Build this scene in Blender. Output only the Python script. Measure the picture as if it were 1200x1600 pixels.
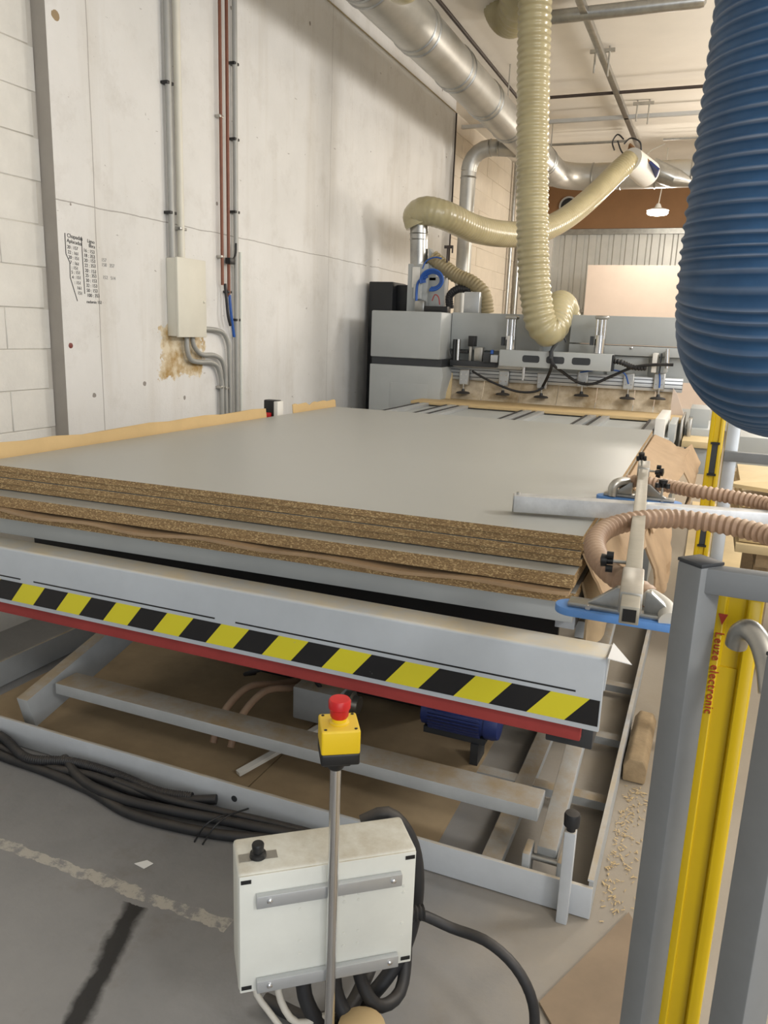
import bpy, bmesh, math, random
from mathutils import Vector, Matrix
random.seed(7)
scn = bpy.context.scene
for o in list(bpy.data.objects): bpy.data.objects.remove(o)
COL = scn.collection

# ------------------------------------------------------------------ camera
CAM = Vector((0, 0, 1.58)); FPX = 1221.0
RR = ((0.9230292, 0.3830240, 0.0361904), (0.1202532, -0.1978737, -0.9728233), (-0.3654535, 0.9022963, -0.2287031))
right, down, fwd = (Vector(r) for r in RR)
cd = bpy.data.cameras.new('camera'); cam = bpy.data.objects.new('camera', cd); COL.objects.link(cam)
cd.sensor_fit = 'HORIZONTAL'; cd.sensor_width = 36; cd.lens = 36 * FPX / 1200; cd.clip_start = .05; cd.clip_end = 100
cam.matrix_world = Matrix(((right.x, -down.x, -fwd.x, CAM.x), (right.y, -down.y, -fwd.y, CAM.y), (right.z, -down.z, -fwd.z, CAM.z), (0, 0, 0, 1)))
scn.camera = cam

# ------------------------------------------------------------------ world, lights, exposure
w = bpy.data.worlds.new('world'); scn.world = w; w.use_nodes = True
bg = w.node_tree.nodes['Background']; bg.inputs[0].default_value = (.93, .97, 1, 1); bg.inputs[1].default_value = .42
def area(name, loc, target, sx, sy, power, col=(1, 1, 1)):
    l = bpy.data.lights.new(name, 'AREA'); l.shape = 'RECTANGLE'; l.size = sx; l.size_y = sy; l.energy = power; l.color = col
    o = bpy.data.objects.new(name, l); COL.objects.link(o); o.location = loc
    o.rotation_euler = (Vector(target) - Vector(loc)).to_track_quat('-Z', 'Y').to_euler(); return o
def lamp(name, loc, power, col, size=.25):
    l = bpy.data.lights.new(name, 'POINT'); l.energy = power; l.color = col; l.shadow_soft_size = size
    o = bpy.data.objects.new(name, l); COL.objects.link(o); o.location = loc; return o
area('hall_gate_daylight', (2.6, -3.4, 2.0), (-1.2, 4, 1.0), 4.0, 3.4, 90, (.93, .96, 1))
lamp('hall_lamp', (2.5, -.6, 3.1), 160, (1, .98, .95), .3)
lamp('hall_lamp', (2.0, 3.4, 3.0), 170, (1, .985, .96), .4)
lamp('hall_lamp', (2.2, 7.0, 3.0), 230, (1, .955, .89), .4)
lamp('hall_lamp', (1.2, 10.6, 2.9), 190, (1, .9, .78), .4)
scn.view_settings.view_transform = 'Standard'; scn.view_settings.look = 'None'
scn.view_settings.exposure = 0.2; scn.view_settings.gamma = 1; scn.view_settings.use_curve_mapping = False

# ------------------------------------------------------------------ measuring helpers
def at(px, py, Y):
    r = right * (px - 600) + down * (py - 800) + fwd * FPX
    return CAM + r * (Y / r.y)
def atz(px, py, z):
    r = right * (px - 600) + down * (py - 800) + fwd * FPX
    return CAM + r * ((z - CAM.z) / r.z)
def atx(px, py, x):
    r = right * (px - 600) + down * (py - 800) + fwd * FPX
    return CAM + r * (x / r.x)

# ------------------------------------------------------------------ materials
def srgb(h):
    h = h.lstrip('#'); c = [int(h[i:i+2], 16) / 255 for i in (0, 2, 4)]
    return tuple(x / 12.92 if x <= .04045 else ((x + .055) / 1.055) ** 2.4 for x in c)
class N:
    def __init__(s, name):
        s.m = bpy.data.materials.new(name); s.m.use_nodes = True; s.t = s.m.node_tree
        s.b = s.t.nodes['Principled BSDF']; s.pos = None
    def n(s, typ, **kw):
        x = s.t.nodes.new('ShaderNode' + typ)
        for k, v in kw.items(): setattr(x, k, v)
        return x
    def l(s, a, b): s.t.links.new(a, b)
    def P(s):
        if not s.pos: s.pos = s.n('NewGeometry')
        return s.pos.outputs['Position']
    def xyz(s):
        x = s.n('SeparateXYZ'); s.l(s.P(), x.inputs[0]); return x.outputs
    def noise(s, scale, detail=4, rough=.6, vec=None, out=0):
        x = s.n('TexNoise'); x.inputs['Scale'].default_value = scale; x.inputs['Detail'].default_value = detail; x.inputs['Roughness'].default_value = rough
        s.l(vec if vec else s.P(), x.inputs['Vector']); return x.outputs[out]
    def vscale(s, v):
        x = s.n('VectorMath', operation='MULTIPLY'); s.l(s.P(), x.inputs[0]); x.inputs[1].default_value = v; return x.outputs[0]
    def math(s, op, a, b=None, clamp=False):
        x = s.n('Math', operation=op); x.use_clamp = clamp
        for i, v in enumerate((a, b)):
            if v is None: continue
            if isinstance(v, (int, float)): x.inputs[i].default_value = v
            else: s.l(v, x.inputs[i])
        return x.outputs[0]
    def ramp(s, v, lo, hi):
        x = s.n('MapRange'); x.inputs[1].default_value = lo; x.inputs[2].default_value = hi; s.l(v, x.inputs[0]); return x.outputs[0]
    def mix(s, f, a, b):
        x = s.n('Mix', data_type='RGBA')
        if isinstance(f, (int, float)): x.inputs[0].default_value = f
        else: s.l(f, x.inputs[0])
        for i, v in ((6, a), (7, b)):
            if isinstance(v, tuple): x.inputs[i].default_value = (*v[:3], 1)
            else: s.l(v, x.inputs[i])
        return x.outputs[2]
    def color(s, c):
        if isinstance(c, tuple): s.b.inputs['Base Color'].default_value = (*c, 1)
        else: s.l(c, s.b.inputs['Base Color'])
    def bump(s, h, strength=.3, dist=.01):
        x = s.n('Bump'); x.inputs['Strength'].default_value = strength; x.inputs['Distance'].default_value = dist
        s.l(h, x.inputs['Height']); s.l(x.outputs[0], s.b.inputs['Normal'])
MATS = {}
def mat(name, hexc, rough=.5, metal=0.0, var=.12, scale=7, dust=None, dustamt=.7, bump=0, bscale=40, alpha=None, trans=0, emit=None, coat=0):
    """base colour with soft wear; optional dust lying on upward faces"""
    k = N(name); c = srgb(hexc)
    col = c
    if var:
        f = k.noise(scale, 5, .65)
        col = k.mix(k.ramp(f, .3, .7), tuple(x * (1 - var) for x in c), tuple(min(1, x * (1 + var * .6)) for x in c))
    if dust:
        nz = k.n('SeparateXYZ'); g = k.n('NewGeometry'); k.l(g.outputs['Normal'], nz.inputs[0])
        up = k.ramp(nz.outputs[2], .45, .95)
        dn = k.ramp(k.noise(5, 6, .7), .25, .62)
        col = k.mix(k.math('MULTIPLY', k.math('MULTIPLY', up, dn), dustamt), col, srgb(dust))
    k.color(col)
    k.b.inputs['Roughness'].default_value = rough; k.b.inputs['Metallic'].default_value = metal
    if bump: k.bump(k.noise(bscale, 5, .7), bump)
    if trans: k.b.inputs['Transmission Weight'].default_value = trans
    if alpha is not None: k.b.inputs['Alpha'].default_value = alpha
    if coat: k.b.inputs['Coat Weight'].default_value = coat; k.b.inputs['Coat Roughness'].default_value = .15
    if emit: k.b.inputs['Emission Color'].default_value = (*srgb(hexc), 1); k.b.inputs['Emission Strength'].default_value = emit
    MATS[name] = k.m; return k.m

D = '#b3a284'
mat('machine_grey', '#a9adad', .45, var=.06, scale=3)
mat('frame_grey', '#b9bec3', .5, var=.08, dust=D, dustamt=.8)
mat('beam_grey', '#bcc3ca', .42, var=.05, dust='#d2c4a6', dustamt=.95)
mat('dark_band', '#33363a', .5)
mat('black_panel', '#1d1f22', .5)
mat('black_rubber', '#222326', .55, var=.25, scale=12, dust='#6b6257', dustamt=.35)
mat('black_plastic', '#18191b', .4)
mat('galvanised', '#a9a9a6', .32, .95, var=.18, scale=14)
mat('duct_metal', '#b6b5b0', .42, .75, var=.12, scale=5, dust='#b3a587', dustamt=.8)
mat('chrome', '#d8d8d8', .15, 1.0, var=.05)
mat('steel', '#b4b2ac', .35, .85, var=.15, scale=20)
mat('brushed', '#d6d8da', .4, .45, var=.18, scale=18)
mat('tube_steel', '#a8a498', .4, .5, var=.12, scale=14)
mat('alu', '#c3c6c8', .35, .6, var=.07)
mat('post_grey', '#7d8082', .5, .1, var=.1)
mat('conduit_grey', '#a6a6a2', .5, .25, var=.08)
mat('copper_brown', '#7a4c3a', .5, .2, var=.2)
mat('dark_pipe', '#3a302b', .55)
mat('enclosure_cream', '#dfe1da', .45, var=.06, dust='#a59a84', dustamt=.85)
mat('wallbox_cream', '#d9d6c9', .5, var=.04)
mat('yellow', '#e8c41a', .4, var=.06, dust='#b9a36a', dustamt=.3)
mat('curtain_yellow', '#d3b20c', .35, var=.05)
mat('red_plastic', '#c41e22', .35)
mat('red_strip', '#9c3a37', .75, var=.15)
mat('blue_pad', '#5d8fd0', .5, var=.12)
mat('pipe_blue', '#2456a5', .4)
mat('motor_blue', '#26356e', .5, var=.15, dust='#6b6257', dustamt=.4)
mat('rust_red', '#7c3b34', .5)
mat('cardboard', '#a3896a', .8, var=.14, scale=9)
mat('card_light', '#c4a878', .8, var=.07)
mat('card_floor', '#9e8a6c', .85, var=.2, scale=4)
mat('card_dusty', '#8a7863', .85, var=.15, scale=5)
mat('dusty_frame', '#a4a7a8', .6, var=.1, dust='#978466', dustamt=.95)
mat('wood_block', '#a08a6a', .8, var=.25, scale=16, bump=.3)
mat('mdf', '#c3aa7e', .65, var=.06)
mat('pale_panel', '#cdbdb0', .6, var=.03)
mat('pale_ply', '#cdb88e', .65, var=.12, scale=3)
mat('brown_board', '#83603e', .7, var=.1, scale=2)
mat('white_paint', '#dcdad4', .5, var=.05)
mat('paper', '#e4e4e2', .8, var=0)
mat('white_cable', '#c8c4ba', .5)
mat('ink', '#2b2b2e', .9, var=0)
mat('ink_faint', '#8f8f8f', .9, var=0)
mat('red_print', '#b03a22', .6, var=0)
mat('hose_dark', '#948767', .45, var=.1)
mat('hose_brown', '#a88a72', .55, var=.1, scale=25, dust='#c7b29a', dustamt=.5)
mat('glow', '#fff6e6', .5, var=0, emit=35)
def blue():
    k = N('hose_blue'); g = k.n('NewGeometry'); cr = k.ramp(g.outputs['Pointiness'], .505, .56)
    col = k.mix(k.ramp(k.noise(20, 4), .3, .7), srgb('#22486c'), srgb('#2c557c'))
    col = k.mix(k.math('MULTIPLY', cr, k.ramp(k.noise(9, 4), .2, .7)), col, srgb('#7d8796'))     # patchy paler grey on the rib crests
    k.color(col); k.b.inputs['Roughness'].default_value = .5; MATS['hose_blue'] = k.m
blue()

def hose_cream():
    k = N('hose_cream'); c = k.mix(k.ramp(k.noise(3, 4), .3, .7), srgb('#9f9573'), srgb('#b1a885'))
    k.color(c); k.b.inputs['Roughness'].default_value = .3
    k.b.inputs['Subsurface Weight'].default_value = .25; k.b.inputs['Subsurface Radius'].default_value = (.05, .04, .02); k.b.inputs['Subsurface Scale'].default_value = .4
    k.b.inputs['Coat Weight'].default_value = .4; k.b.inputs['Coat Roughness'].default_value = .2
    MATS['hose_cream'] = k.m
hose_cream()
def chip(name, a, b, c):
    k = N(name); v = k.vscale((1, 1, 2.2))
    vo = k.n('TexVoronoi'); vo.inputs['Scale'].default_value = 190; k.l(v, vo.inputs['Vector'])
    s = k.n('SeparateColor'); k.l(vo.outputs['Color'], s.inputs[0])
    col = k.mix(k.ramp(s.outputs[0], .15, .85), srgb(a), srgb(b)); col = k.mix(k.ramp(s.outputs[1], .78, .86), col, srgb(c))
    col = k.mix(k.math('MULTIPLY', k.ramp(k.noise(320, 3), .55, .7), .5), col, srgb('#3a2614'))
    k.color(col); k.b.inputs['Roughness'].default_value = .8; k.bump(s.outputs[2], .5, .004); MATS[name] = k.m
chip('chipboard', '#856b49', '#a1855c', '#c6ab7d')
def laminate():
    k = N('laminate'); c = srgb('#a4a5a1')
    col = k.mix(k.ramp(k.noise(1.2, 3), .35, .7), tuple(x * .96 for x in c), c)
    k.color(col); k.b.inputs['Roughness'].default_value = .38; MATS['laminate'] = k.m
laminate()
def hazard():
    k = N('hazard_tape'); x = k.xyz()
    # 203 mm period, 45 degree slant, tape band z .600-.672
    t = k.math('ADD', x[0], 2.228); t = k.math('SUBTRACT', t, k.math('MULTIPLY', k.math('SUBTRACT', x[2], .672), .82))
    fr = k.math('FRACT', k.math('DIVIDE', k.math('ADD', t, 2.03), .2035))
    bk = k.math('LESS_THAN', fr, .508)
    sc = k.ramp(k.noise(40, 4), .72, .78)
    col = k.mix(bk, srgb('#d9cf2d'), srgb('#17171a')); col = k.mix(k.math('MULTIPLY', sc, .5), col, srgb('#9c9c90'))
    k.color(col); k.b.inputs['Roughness'].default_value = .45; MATS['hazard_tape'] = k.m
hazard()
def near(k, v, c, hw): return k.math('LESS_THAN', k.math('ABSOLUTE', k.math('SUBTRACT', v, c)), hw)
def wall():
    k = N('wall_paint'); x = k.xyz()
    base = k.mix(k.ramp(k.noise(1.1, 6, .65), .3, .7), srgb('#d6d5d2'), srgb('#e3e2e0'))
    st = k.noise(1, 5, .6, vec=k.vscale((1, 5, .5)))
    base = k.mix(k.math('MULTIPLY', k.ramp(st, .52, .75), .35), base, srgb('#bcb4a6'))
    # scuffs, chips and fixing holes
    v = k.n('TexVoronoi'); v.inputs['Scale'].default_value = 3.0; k.l(k.P(), v.inputs['Vector'])
    hole = k.math('LESS_THAN', k.math('ADD', v.outputs['Distance'], k.math('MULTIPLY', k.noise(30, 3), .04)), .062)
    base = k.mix(k.math('MULTIPLY', hole, .75), base, srgb('#6d6257'))
    gr = k.math('MULTIPLY', k.ramp(k.noise(3.5, 7, .72), .52, .72), .3); base = k.mix(gr, base, srgb('#b5afa6'))
    nk = k.ramp(k.noise(1, 4, .6, vec=k.vscale((9, 9, 26))), .70, .73); base = k.mix(k.math('MULTIPLY', nk, .6), base, srgb('#7a736a'))
    spk = k.ramp(k.noise(46, 4, .7), .69, .74); base = k.mix(k.math('MULTIPLY', spk, .55), base, srgb('#8a8378'))
    # panel joint and hairline cracks
    wob = k.math('MULTIPLY', k.math('SUBTRACT', k.noise(3, 5), .5), .03)
    zc = k.math('ADD', x[2], wob); yc = k.math('ADD', x[1], k.math('MULTIPLY', wob, .5))
    crack = k.math('MULTIPLY', k.math('MAXIMUM', near(k, zc, 2.145, .003), near(k, yc, 3.445, .003)), k.math('GREATER_THAN', k.noise(2.2, 3), .4))
    crack = k.math('MAXIMUM', crack, near(k, yc, 6.2, .002))
    base = k.mix(k.math('MULTIPLY', crack, .6), base, srgb('#77716a'))
    # bare render patch below the wall box
    dy = k.math('ABSOLUTE', k.math('SUBTRACT', x[1], 4.17)); dz = k.math('ABSOLUTE', k.math('SUBTRACT', x[2], 1.385))
    d = k.math('MAXIMUM', k.math('DIVIDE', dy, .225), k.math('DIVIDE', dz, .16))
    d = k.math('ADD', d, k.math('MULTIPLY', k.math('SUBTRACT', k.noise(9, 6, .7), .5), 1.5))
    pm = k.ramp(d, .97, .9)
    pc = k.mix(k.ramp(k.noise(14, 5), .35, .62), srgb('#a98a55'), srgb('#d9cdb4'))
    base = k.mix(pm, base, pc)
    k.color(base); k.b.inputs['Roughness'].default_value = .75
    k.bump(k.math('SUBTRACT', k.noise(25, 6, .7), k.math('MULTIPLY', pm, .6)), .12, .02); MATS['wall_paint'] = k.m
wall()
mat('block_paint', '#dcdad4', .8, var=.07, scale=6, bump=.35, bscale=22)
mat('joint_paint', '#cbc7bf', .85, var=.08)
mat('joint_far', '#e4dccd', .85, var=.05)
mat('edge_grey', '#a8a29a', .7, var=.06)
mat('far_block_paint', '#dcd2c2', .8, var=.06, scale=5, bump=.2, bscale=20)
mat('ceiling_paint', '#e6e1d8', .8, var=.06, scale=1.2)
def floor():
    k = N('floor_concrete'); x = k.xyz()
    base = k.mix(k.ramp(k.noise(1.6, 7, .65), .3, .7), srgb('#787878'), srgb('#8f8e8d'))
    base = k.mix(k.math('MULTIPLY', k.ramp(k.noise(4.5, 6, .7), .55, .75), .4), base, srgb('#6a6055'))
    # sawdust spread on the working side
    ds = k.ramp(k.math('ADD', k.math('ADD', x[0], k.math('MULTIPLY', x[1], .25)), k.math('MULTIPLY', k.noise(2.2, 6, .7), .9)), .25, .95)
    base = k.mix(k.math('MULTIPLY', ds, .7), base, srgb('#a3957f'))
    n = k.noise(16, 6, .75)
    wob = k.math('MULTIPLY', k.math('SUBTRACT', k.noise(14, 4), .5), .05)
    ln = near(k, k.math('ADD', x[1], wob), 1.515, .02)
    ln = k.math('MULTIPLY', ln, k.math('LESS_THAN', x[0], -1.02)); ln = k.math('MULTIPLY', ln, k.ramp(n, .42, .52))
    base = k.mix(k.math('MULTIPLY', ln, .7), base, srgb('#bdb7ab'))
    # black smear
    px = k.math('ADD', x[0], k.math('MULTIPLY', k.math('SUBTRACT', x[1], 1.48), .36)); px = k.math('ADD', px, wob)
    sm = k.math('MULTIPLY', k.ramp(k.math('ABSOLUTE', k.math('SUBTRACT', px, -1.30)), .042, .02), k.math('LESS_THAN', k.math('ADD', x[1], wob), 1.475))
    base = k.mix(k.math('MULTIPLY', sm, .93), base, srgb('#151414'))
    k.color(base); k.b.inputs['Roughness'].default_value = .6; k.bump(k.noise(60, 5), .08); MATS['floor_concrete'] = k.m
floor()
def stained():
    k = N('stained_lining'); c = k.mix(k.ramp(k.noise(5, 6, .65), .35, .68), srgb('#9c8868'), srgb('#dccfb8'))
    k.color(c); k.b.inputs['Roughness'].default_value = .6; MATS['stained_lining'] = k.m
stained()

# ------------------------------------------------------------------ mesh helpers
class MB:
    def __init__(s): s.v = []; s.f = []; s.mi = []; s.i = 0
    def add(s, vs, fs):
        b = len(s.v); s.v += [Vector(p) for p in vs]; s.f += [tuple(b + i for i in f) for f in fs]; s.mi += [s.i] * len(fs); return s
    def box(s, x0, x1, y0, y1, z0, z1):
        x0, x1 = sorted((x0, x1)); y0, y1 = sorted((y0, y1)); z0, z1 = sorted((z0, z1))
        return s.add([(x0,y0,z0),(x1,y0,z0),(x1,y1,z0),(x0,y1,z0),(x0,y0,z1),(x1,y0,z1),(x1,y1,z1),(x0,y1,z1)],
                     [(0,3,2,1),(4,5,6,7),(0,1,5,4),(1,2,6,5),(2,3,7,6),(3,0,4,7)])
    def obox(s, c, U, V, W, a, b, d):
        """box centred at c with half sizes a b d along unit axes U V W"""
        c = Vector(c); vs = []
        for z in (-1, 1):
            for q in ((-1,-1),(1,-1),(1,1),(-1,1)): vs.append(c + U*(a*q[0]) + V*(b*q[1]) + W*(d*z))
        return s.add(vs, [(0,3,2,1),(4,5,6,7),(0,1,5,4),(1,2,6,5),(2,3,7,6),(3,0,4,7)])
    def bar(s, p0, p1, wd, ht, up=(0,0,1)):
        p0, p1 = Vector(p0), Vector(p1); W = (p1-p0); L = W.length; W.normalize()
        U = W.cross(Vector(up)); U = U.normalized() if U.length > 1e-5 else Vector((1,0,0)); V = U.cross(W)
        return s.obox((p0+p1)/2, U, V, W, wd/2, ht/2, L/2)
    def prism(s, pts, off):
        """closed polygon pts (3D) extruded by off"""
        n = len(pts); off = Vector(off); a = [Vector(p) for p in pts]
        nrm = sum(((a[i]-a[0]).cross(a[i+1]-a[0]) for i in range(1, n-1)), Vector())
        if nrm.dot(off) > 0: a.reverse()
        vs = a + [p+off for p in a]
        return s.add(vs, [tuple(range(n)), tuple(range(2*n-1, n-1, -1))] + [(i, n+i, n+(i+1)%n, (i+1)%n) for i in range(n)])
    def cyl(s, p0, p1, r0, r1=None, n=20): return s.loft([p0, p1], [r0, r0 if r1 is None else r1], n)
    def loft(s, pts, rad, n=16, caps=True, closed_shape=None):
        pts = [Vector(p) for p in pts]; b = len(s.v); m = len(pts)
        T = []
        for i in range(m):
            t = pts[min(i+1, m-1)] - pts[max(i-1, 0)]
            if t.length < 1e-9: t = T[-1] if T else Vector((0,0,1))
            T.append(t.normalized())
        ref = Vector((0,0,1)) if abs(T[0].z) < .9 else Vector((1,0,0))
        U = (ref - T[0]*ref.dot(T[0])).normalized(); fs = []
        for i in range(m):
            U = (U - T[i]*U.dot(T[i])).normalized(); V = T[i].cross(U)
            for j in range(n):
                a = 2*math.pi*j/n; s.v.append(pts[i] + (U*math.cos(a) + V*math.sin(a))*rad[i])
        for i in range(m-1):
            for j in range(n):
                k = (j+1) % n; fs.append((b+i*n+j, b+i*n+k, b+(i+1)*n+k, b+(i+1)*n+j))
        if caps: fs.append(tuple(b+j for j in range(n-1, -1, -1))); fs.append(tuple(b+(m-1)*n+j for j in range(n)))
        s.f += fs; s.mi += [s.i]*len(fs); return s
    def tube(s, ctrl, r, n=14, step=.02, rib=None, caps=True):
        P = spline(ctrl, step if not rib else rib[0]/6)
        rad = []; d = 0
        for i, p in enumerate(P):
            if i: d += (p - P[i-1]).length
            rad.append(r if not rib else r*(1 + rib[1]*math.cos(2*math.pi*d/rib[0])))
        return s.loft(P, rad, n, caps)
    def lathe(s, c, prof, n=24, axis=(0,0,1)):
        """prof: (radius, height) from c along axis"""
        ax = Vector(axis).normalized(); c = Vector(c)
        pts = [c + ax*h for r, h in prof]; b = len(s.v)
        ref = Vector((1,0,0)) if abs(ax.x) < .9 else Vector((0,1,0)); U = (ref - ax*ref.dot(ax)).normalized(); V = ax.cross(U); fs = []
        for (r, h), p in zip(prof, pts):
            for j in range(n):
                a = 2*math.pi*j/n; s.v.append(p + (U*math.cos(a)+V*math.sin(a))*max(r, 1e-4))
        for i in range(len(prof)-1):
            for j in range(n):
                k = (j+1)%n; fs.append((b+i*n+j, b+i*n+k, b+(i+1)*n+k, b+(i+1)*n+j))
        fs.append(tuple(b+j for j in range(n-1,-1,-1))); fs.append(tuple(b+(len(prof)-1)*n+j for j in range(n)))
        s.f += fs; s.mi += [s.i]*len(fs); return s
    def build(s, name, m, parent=None, bevel=0, loc=None, seg=2, recalc=False):
        xs = [p.x for p in s.v]; ys = [p.y for p in s.v]; zs = [p.z for p in s.v]
        base = Vector(loc) if loc is not None else Vector(((min(xs)+max(xs))/2, (min(ys)+max(ys))/2, min(zs)))
        me = bpy.data.meshes.new(name); me.from_pydata([p - base for p in s.v], [], s.f)
        for x in ([m] if isinstance(m, str) else m): me.materials.append(MATS[x])
        me.polygons.foreach_set('material_index', s.mi)
        if bevel or recalc:
            b = bmesh.new(); b.from_mesh(me)
            if recalc: bmesh.ops.recalc_face_normals(b, faces=b.faces)
            if bevel:
                ed = [e for e in b.edges if len(e.link_faces) == 2 and e.calc_face_angle(0) > .6]
                bmesh.ops.bevel(b, geom=ed, offset=bevel, segments=seg, affect='EDGES', profile=.5, clamp_overlap=True)
            b.to_mesh(me); b.free()
        me.polygons.foreach_set('use_smooth', [True]*len(me.polygons)); me.set_sharp_from_angle(angle=math.radians(38)); me.update()
        o = bpy.data.objects.new(name, me); COL.objects.link(o); place(o, base, parent); return o
def wloc(o):
    v = Vector(o.location)
    while o.parent: o = o.parent; v += o.location
    return v
def place(o, base, parent):
    if parent: o.parent = parent; o.location = base - wloc(parent)
    else: o.location = base
def spline(ctrl, step):
    c = [Vector(p) for p in ctrl]
    if len(c) == 2: c = [c[0], (c[0]*2+c[1])/3, (c[0]+c[1]*2)/3, c[1]]
    e = [c[0]*2-c[1]] + c + [c[-1]*2-c[-2]]; dense = []
    T = [0]
    for i in range(1, len(e)): T.append(T[-1] + max((e[i]-e[i-1]).length, 1e-6)**.5)     # centripetal
    for i in range(1, len(e)-2):
        p0, p1, p2, p3 = e[i-1:i+3]; t0, t1, t2, t3 = T[i-1:i+3]
        for k in range(40):
            t = t1 + (t2-t1)*k/40
            a1 = p0*((t1-t)/(t1-t0)) + p1*((t-t0)/(t1-t0)); a2 = p1*((t2-t)/(t2-t1)) + p2*((t-t1)/(t2-t1)); a3 = p2*((t3-t)/(t3-t2)) + p3*((t-t2)/(t3-t2))
            b1 = a1*((t2-t)/(t2-t0)) + a2*((t-t0)/(t2-t0)); b2 = a2*((t3-t)/(t3-t1)) + a3*((t-t1)/(t3-t1))
            dense.append(b1*((t2-t)/(t2-t1)) + b2*((t-t1)/(t2-t1)))
    dense.append(c[-1]); out = [dense[0]]; acc = 0
    for i in range(1, len(dense)):
        p, q = dense[i-1], dense[i]; L = (q-p).length
        while acc + L >= step:
            t = (step-acc)/L; p = p.lerp(q, t); out.append(p.copy()); L = (q-p).length; acc = 0
        acc += L
    if (out[-1]-dense[-1]).length > step*.3: out.append(dense[-1])
    return out
def thing(name, loc, label, cat, group=None):
    o = bpy.data.objects.new(name, None); COL.objects.link(o); o.location = loc; o.empty_display_size = .1
    return tag(o, label, cat, group)
def tag(o, label, cat, group=None):
    o['label'] = label; o['category'] = cat
    if group: o['group'] = group
    return o
def structure(o, label, cat='wall'):
    o['kind'] = 'structure'; o['label'] = label; o['category'] = cat; return o
X, Y, Z = Vector((1,0,0)), Vector((0,1,0)), Vector((0,0,1))
def B(*a): return MB().box(*a)

# ================================================================== SETTING
structure(B(-3.7, 7, -4, 15.6, -.12, 0).build('floor', 'floor_concrete'), 'grey concrete floor with worn paint line and sawdust', 'floor')
structure(B(-3.7, 7, -4, 15.6, 4.22, 4.35).build('ceiling', 'ceiling_paint'), 'off-white flat ceiling of the workshop hall', 'ceiling')
WX = -3.1
wl = MB().prism([(WX-.28, 3.18, 0), (WX-.075, 3.18, 0), (WX-.006, 3.18, 0), (WX, 3.222, 0), (WX, 9.42, 0), (WX-.28, 9.42, 0)], (0, 0, 4.22))
for i in range(len(wl.f)):
    c = sum((wl.v[j] for j in wl.f[i]), Vector())/len(wl.f[i])
    wl.mi[i] = 1 if c.y < 3.185 else 0
wall_left = structure(wl.build('wall_left', ['wall_paint', 'edge_grey']), 'white painted concrete wall running along the left side')
nb = structure(B(WX-.3, WX-.095, -4, 3.18, 0, 4.22).build('wall_left_block', 'joint_paint'), 'white painted block wall at the near left corner')
def blocks(parent, x0, ys, ye, z0, z1, bl, bh, m, seed):
    random.seed(seed); src = None; r = 0; z = z0
    while z < z1 - .05:
        y = ys - (bl/2 if r % 2 else 0)
        while y < ye - .02:
            a, b = max(y, ys), min(y+bl, ye)
            if b - a > .06:
                j = .0018; full = abs(b-a-bl) < 1e-4 and z+bh <= z1
                dx = random.uniform(-.004, .003)
                if full and src:
                    o = src.copy(); COL.objects.link(o); place(o, Vector((x0-.015+dx, (a+b)/2, z+j)), parent)
                else:
                    o = B(x0-.03, x0, a+j, b-j, z+j, min(z+bh, z1)-j).build('block', m, parent, bevel=.003, seg=1)
                    if full: src = o
            y += bl
        z += bh; r += 1
blocks(nb, WX-.09, .9, 3.18, .6, 3.62, .5, .203, 'block_paint', 3)
fb = structure(B(-3.75, -3.312, 9.42, 15.4, 0, 4.22).build('wall_left_far', 'joint_far'), 'cream painted block wall in the far left recess')
blocks(fb, -3.305, 9.45, 15.2, 1.0, 4.2, .62, .25, 'far_block_paint', 5)
structure(B(-3.75, 7, 15.3, 15.6, 3.48, 4.22).build('wall_rear', 'brown_board'), 'brown board wall above the metal sliding door')
structure(B(-3.75, -3.0, 15.25, 15.6, 0, 3.48).build('wall_rear_pier', 'white_paint'), 'white pier beside the metal door at the back')
dm = MB(); xx = -3.0
prof = []
while xx < 6.9:
    for dx, dy in ((0, 0), (.10, 0), (.12, .035), (.18, .035), (.20, 0)): prof.append((xx+dx, 15.36+dy))
    xx += .22
dm.add([(x, y, 0) for x, y in prof] + [(x, y, 3.4) for x, y in prof], [(i, i+1, len(prof)+i+1, len(prof)+i) for i in range(len(prof)-1)])
mat('door_sheet', '#c8c8c3', .4, .3, var=.08, scale=3)
door = structure(dm.build('door_1', 'door_sheet'), 'corrugated grey metal sliding door in the back wall', 'door')
B(-3.0, 6.9, 15.27, 15.33, 3.38, 3.47).build('door_track', 'galvanised', door)
B(-3.0, 6.9, 15.33, 15.37, 2.0, 2.06).build('door_rail', 'galvanised', door)
structure(B(6.8, 7, 2, 15.6, 0, 4.22).build('wall_right', 'far_block_paint'), 'plain pale wall closing the hall on the right')

# handwriting on the wall
def text(body, size, m, mw, name, parent, space=1.0):
    cu = bpy.data.curves.new('t', 'FONT'); cu.body = body; cu.size = size; cu.extrude = .0006; cu.space_character = space
    to = bpy.data.objects.new('t', cu); COL.objects.link(to); bpy.context.view_layer.update()
    me = bpy.data.meshes.new_from_object(to.evaluated_get(bpy.context.evaluated_depsgraph_get())); bpy.data.objects.remove(to)
    me.name = name; me.materials.clear(); me.materials.append(MATS[m])
    base = mw.translation.copy(); rot = mw.to_3x3().to_4x4(); me.transform(rot)
    o = bpy.data.objects.new(name, me); COL.objects.link(o); place(o, base, parent); return o
WM = Matrix(((0, 0, 1, 0), (1, 0, 0, 0), (0, 1, 0, 0), (0, 0, 0, 1)))   # text x -> +Y, y -> +Z, faces +X
def wtext(body, y, z, size, m='ink', tilt=0):
    mw = Matrix.Translation((WX+.0008, y, z)) @ WM @ Matrix.Rotation(tilt, 4, 'Z'); text(body, size, m, mw, 'handwriting', wall_left)
wtext('Chapadas', 3.235, 1.972, .028, tilt=-.06); wtext('Aplacadas', 3.232, 1.948, .026, tilt=-.08)
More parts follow.
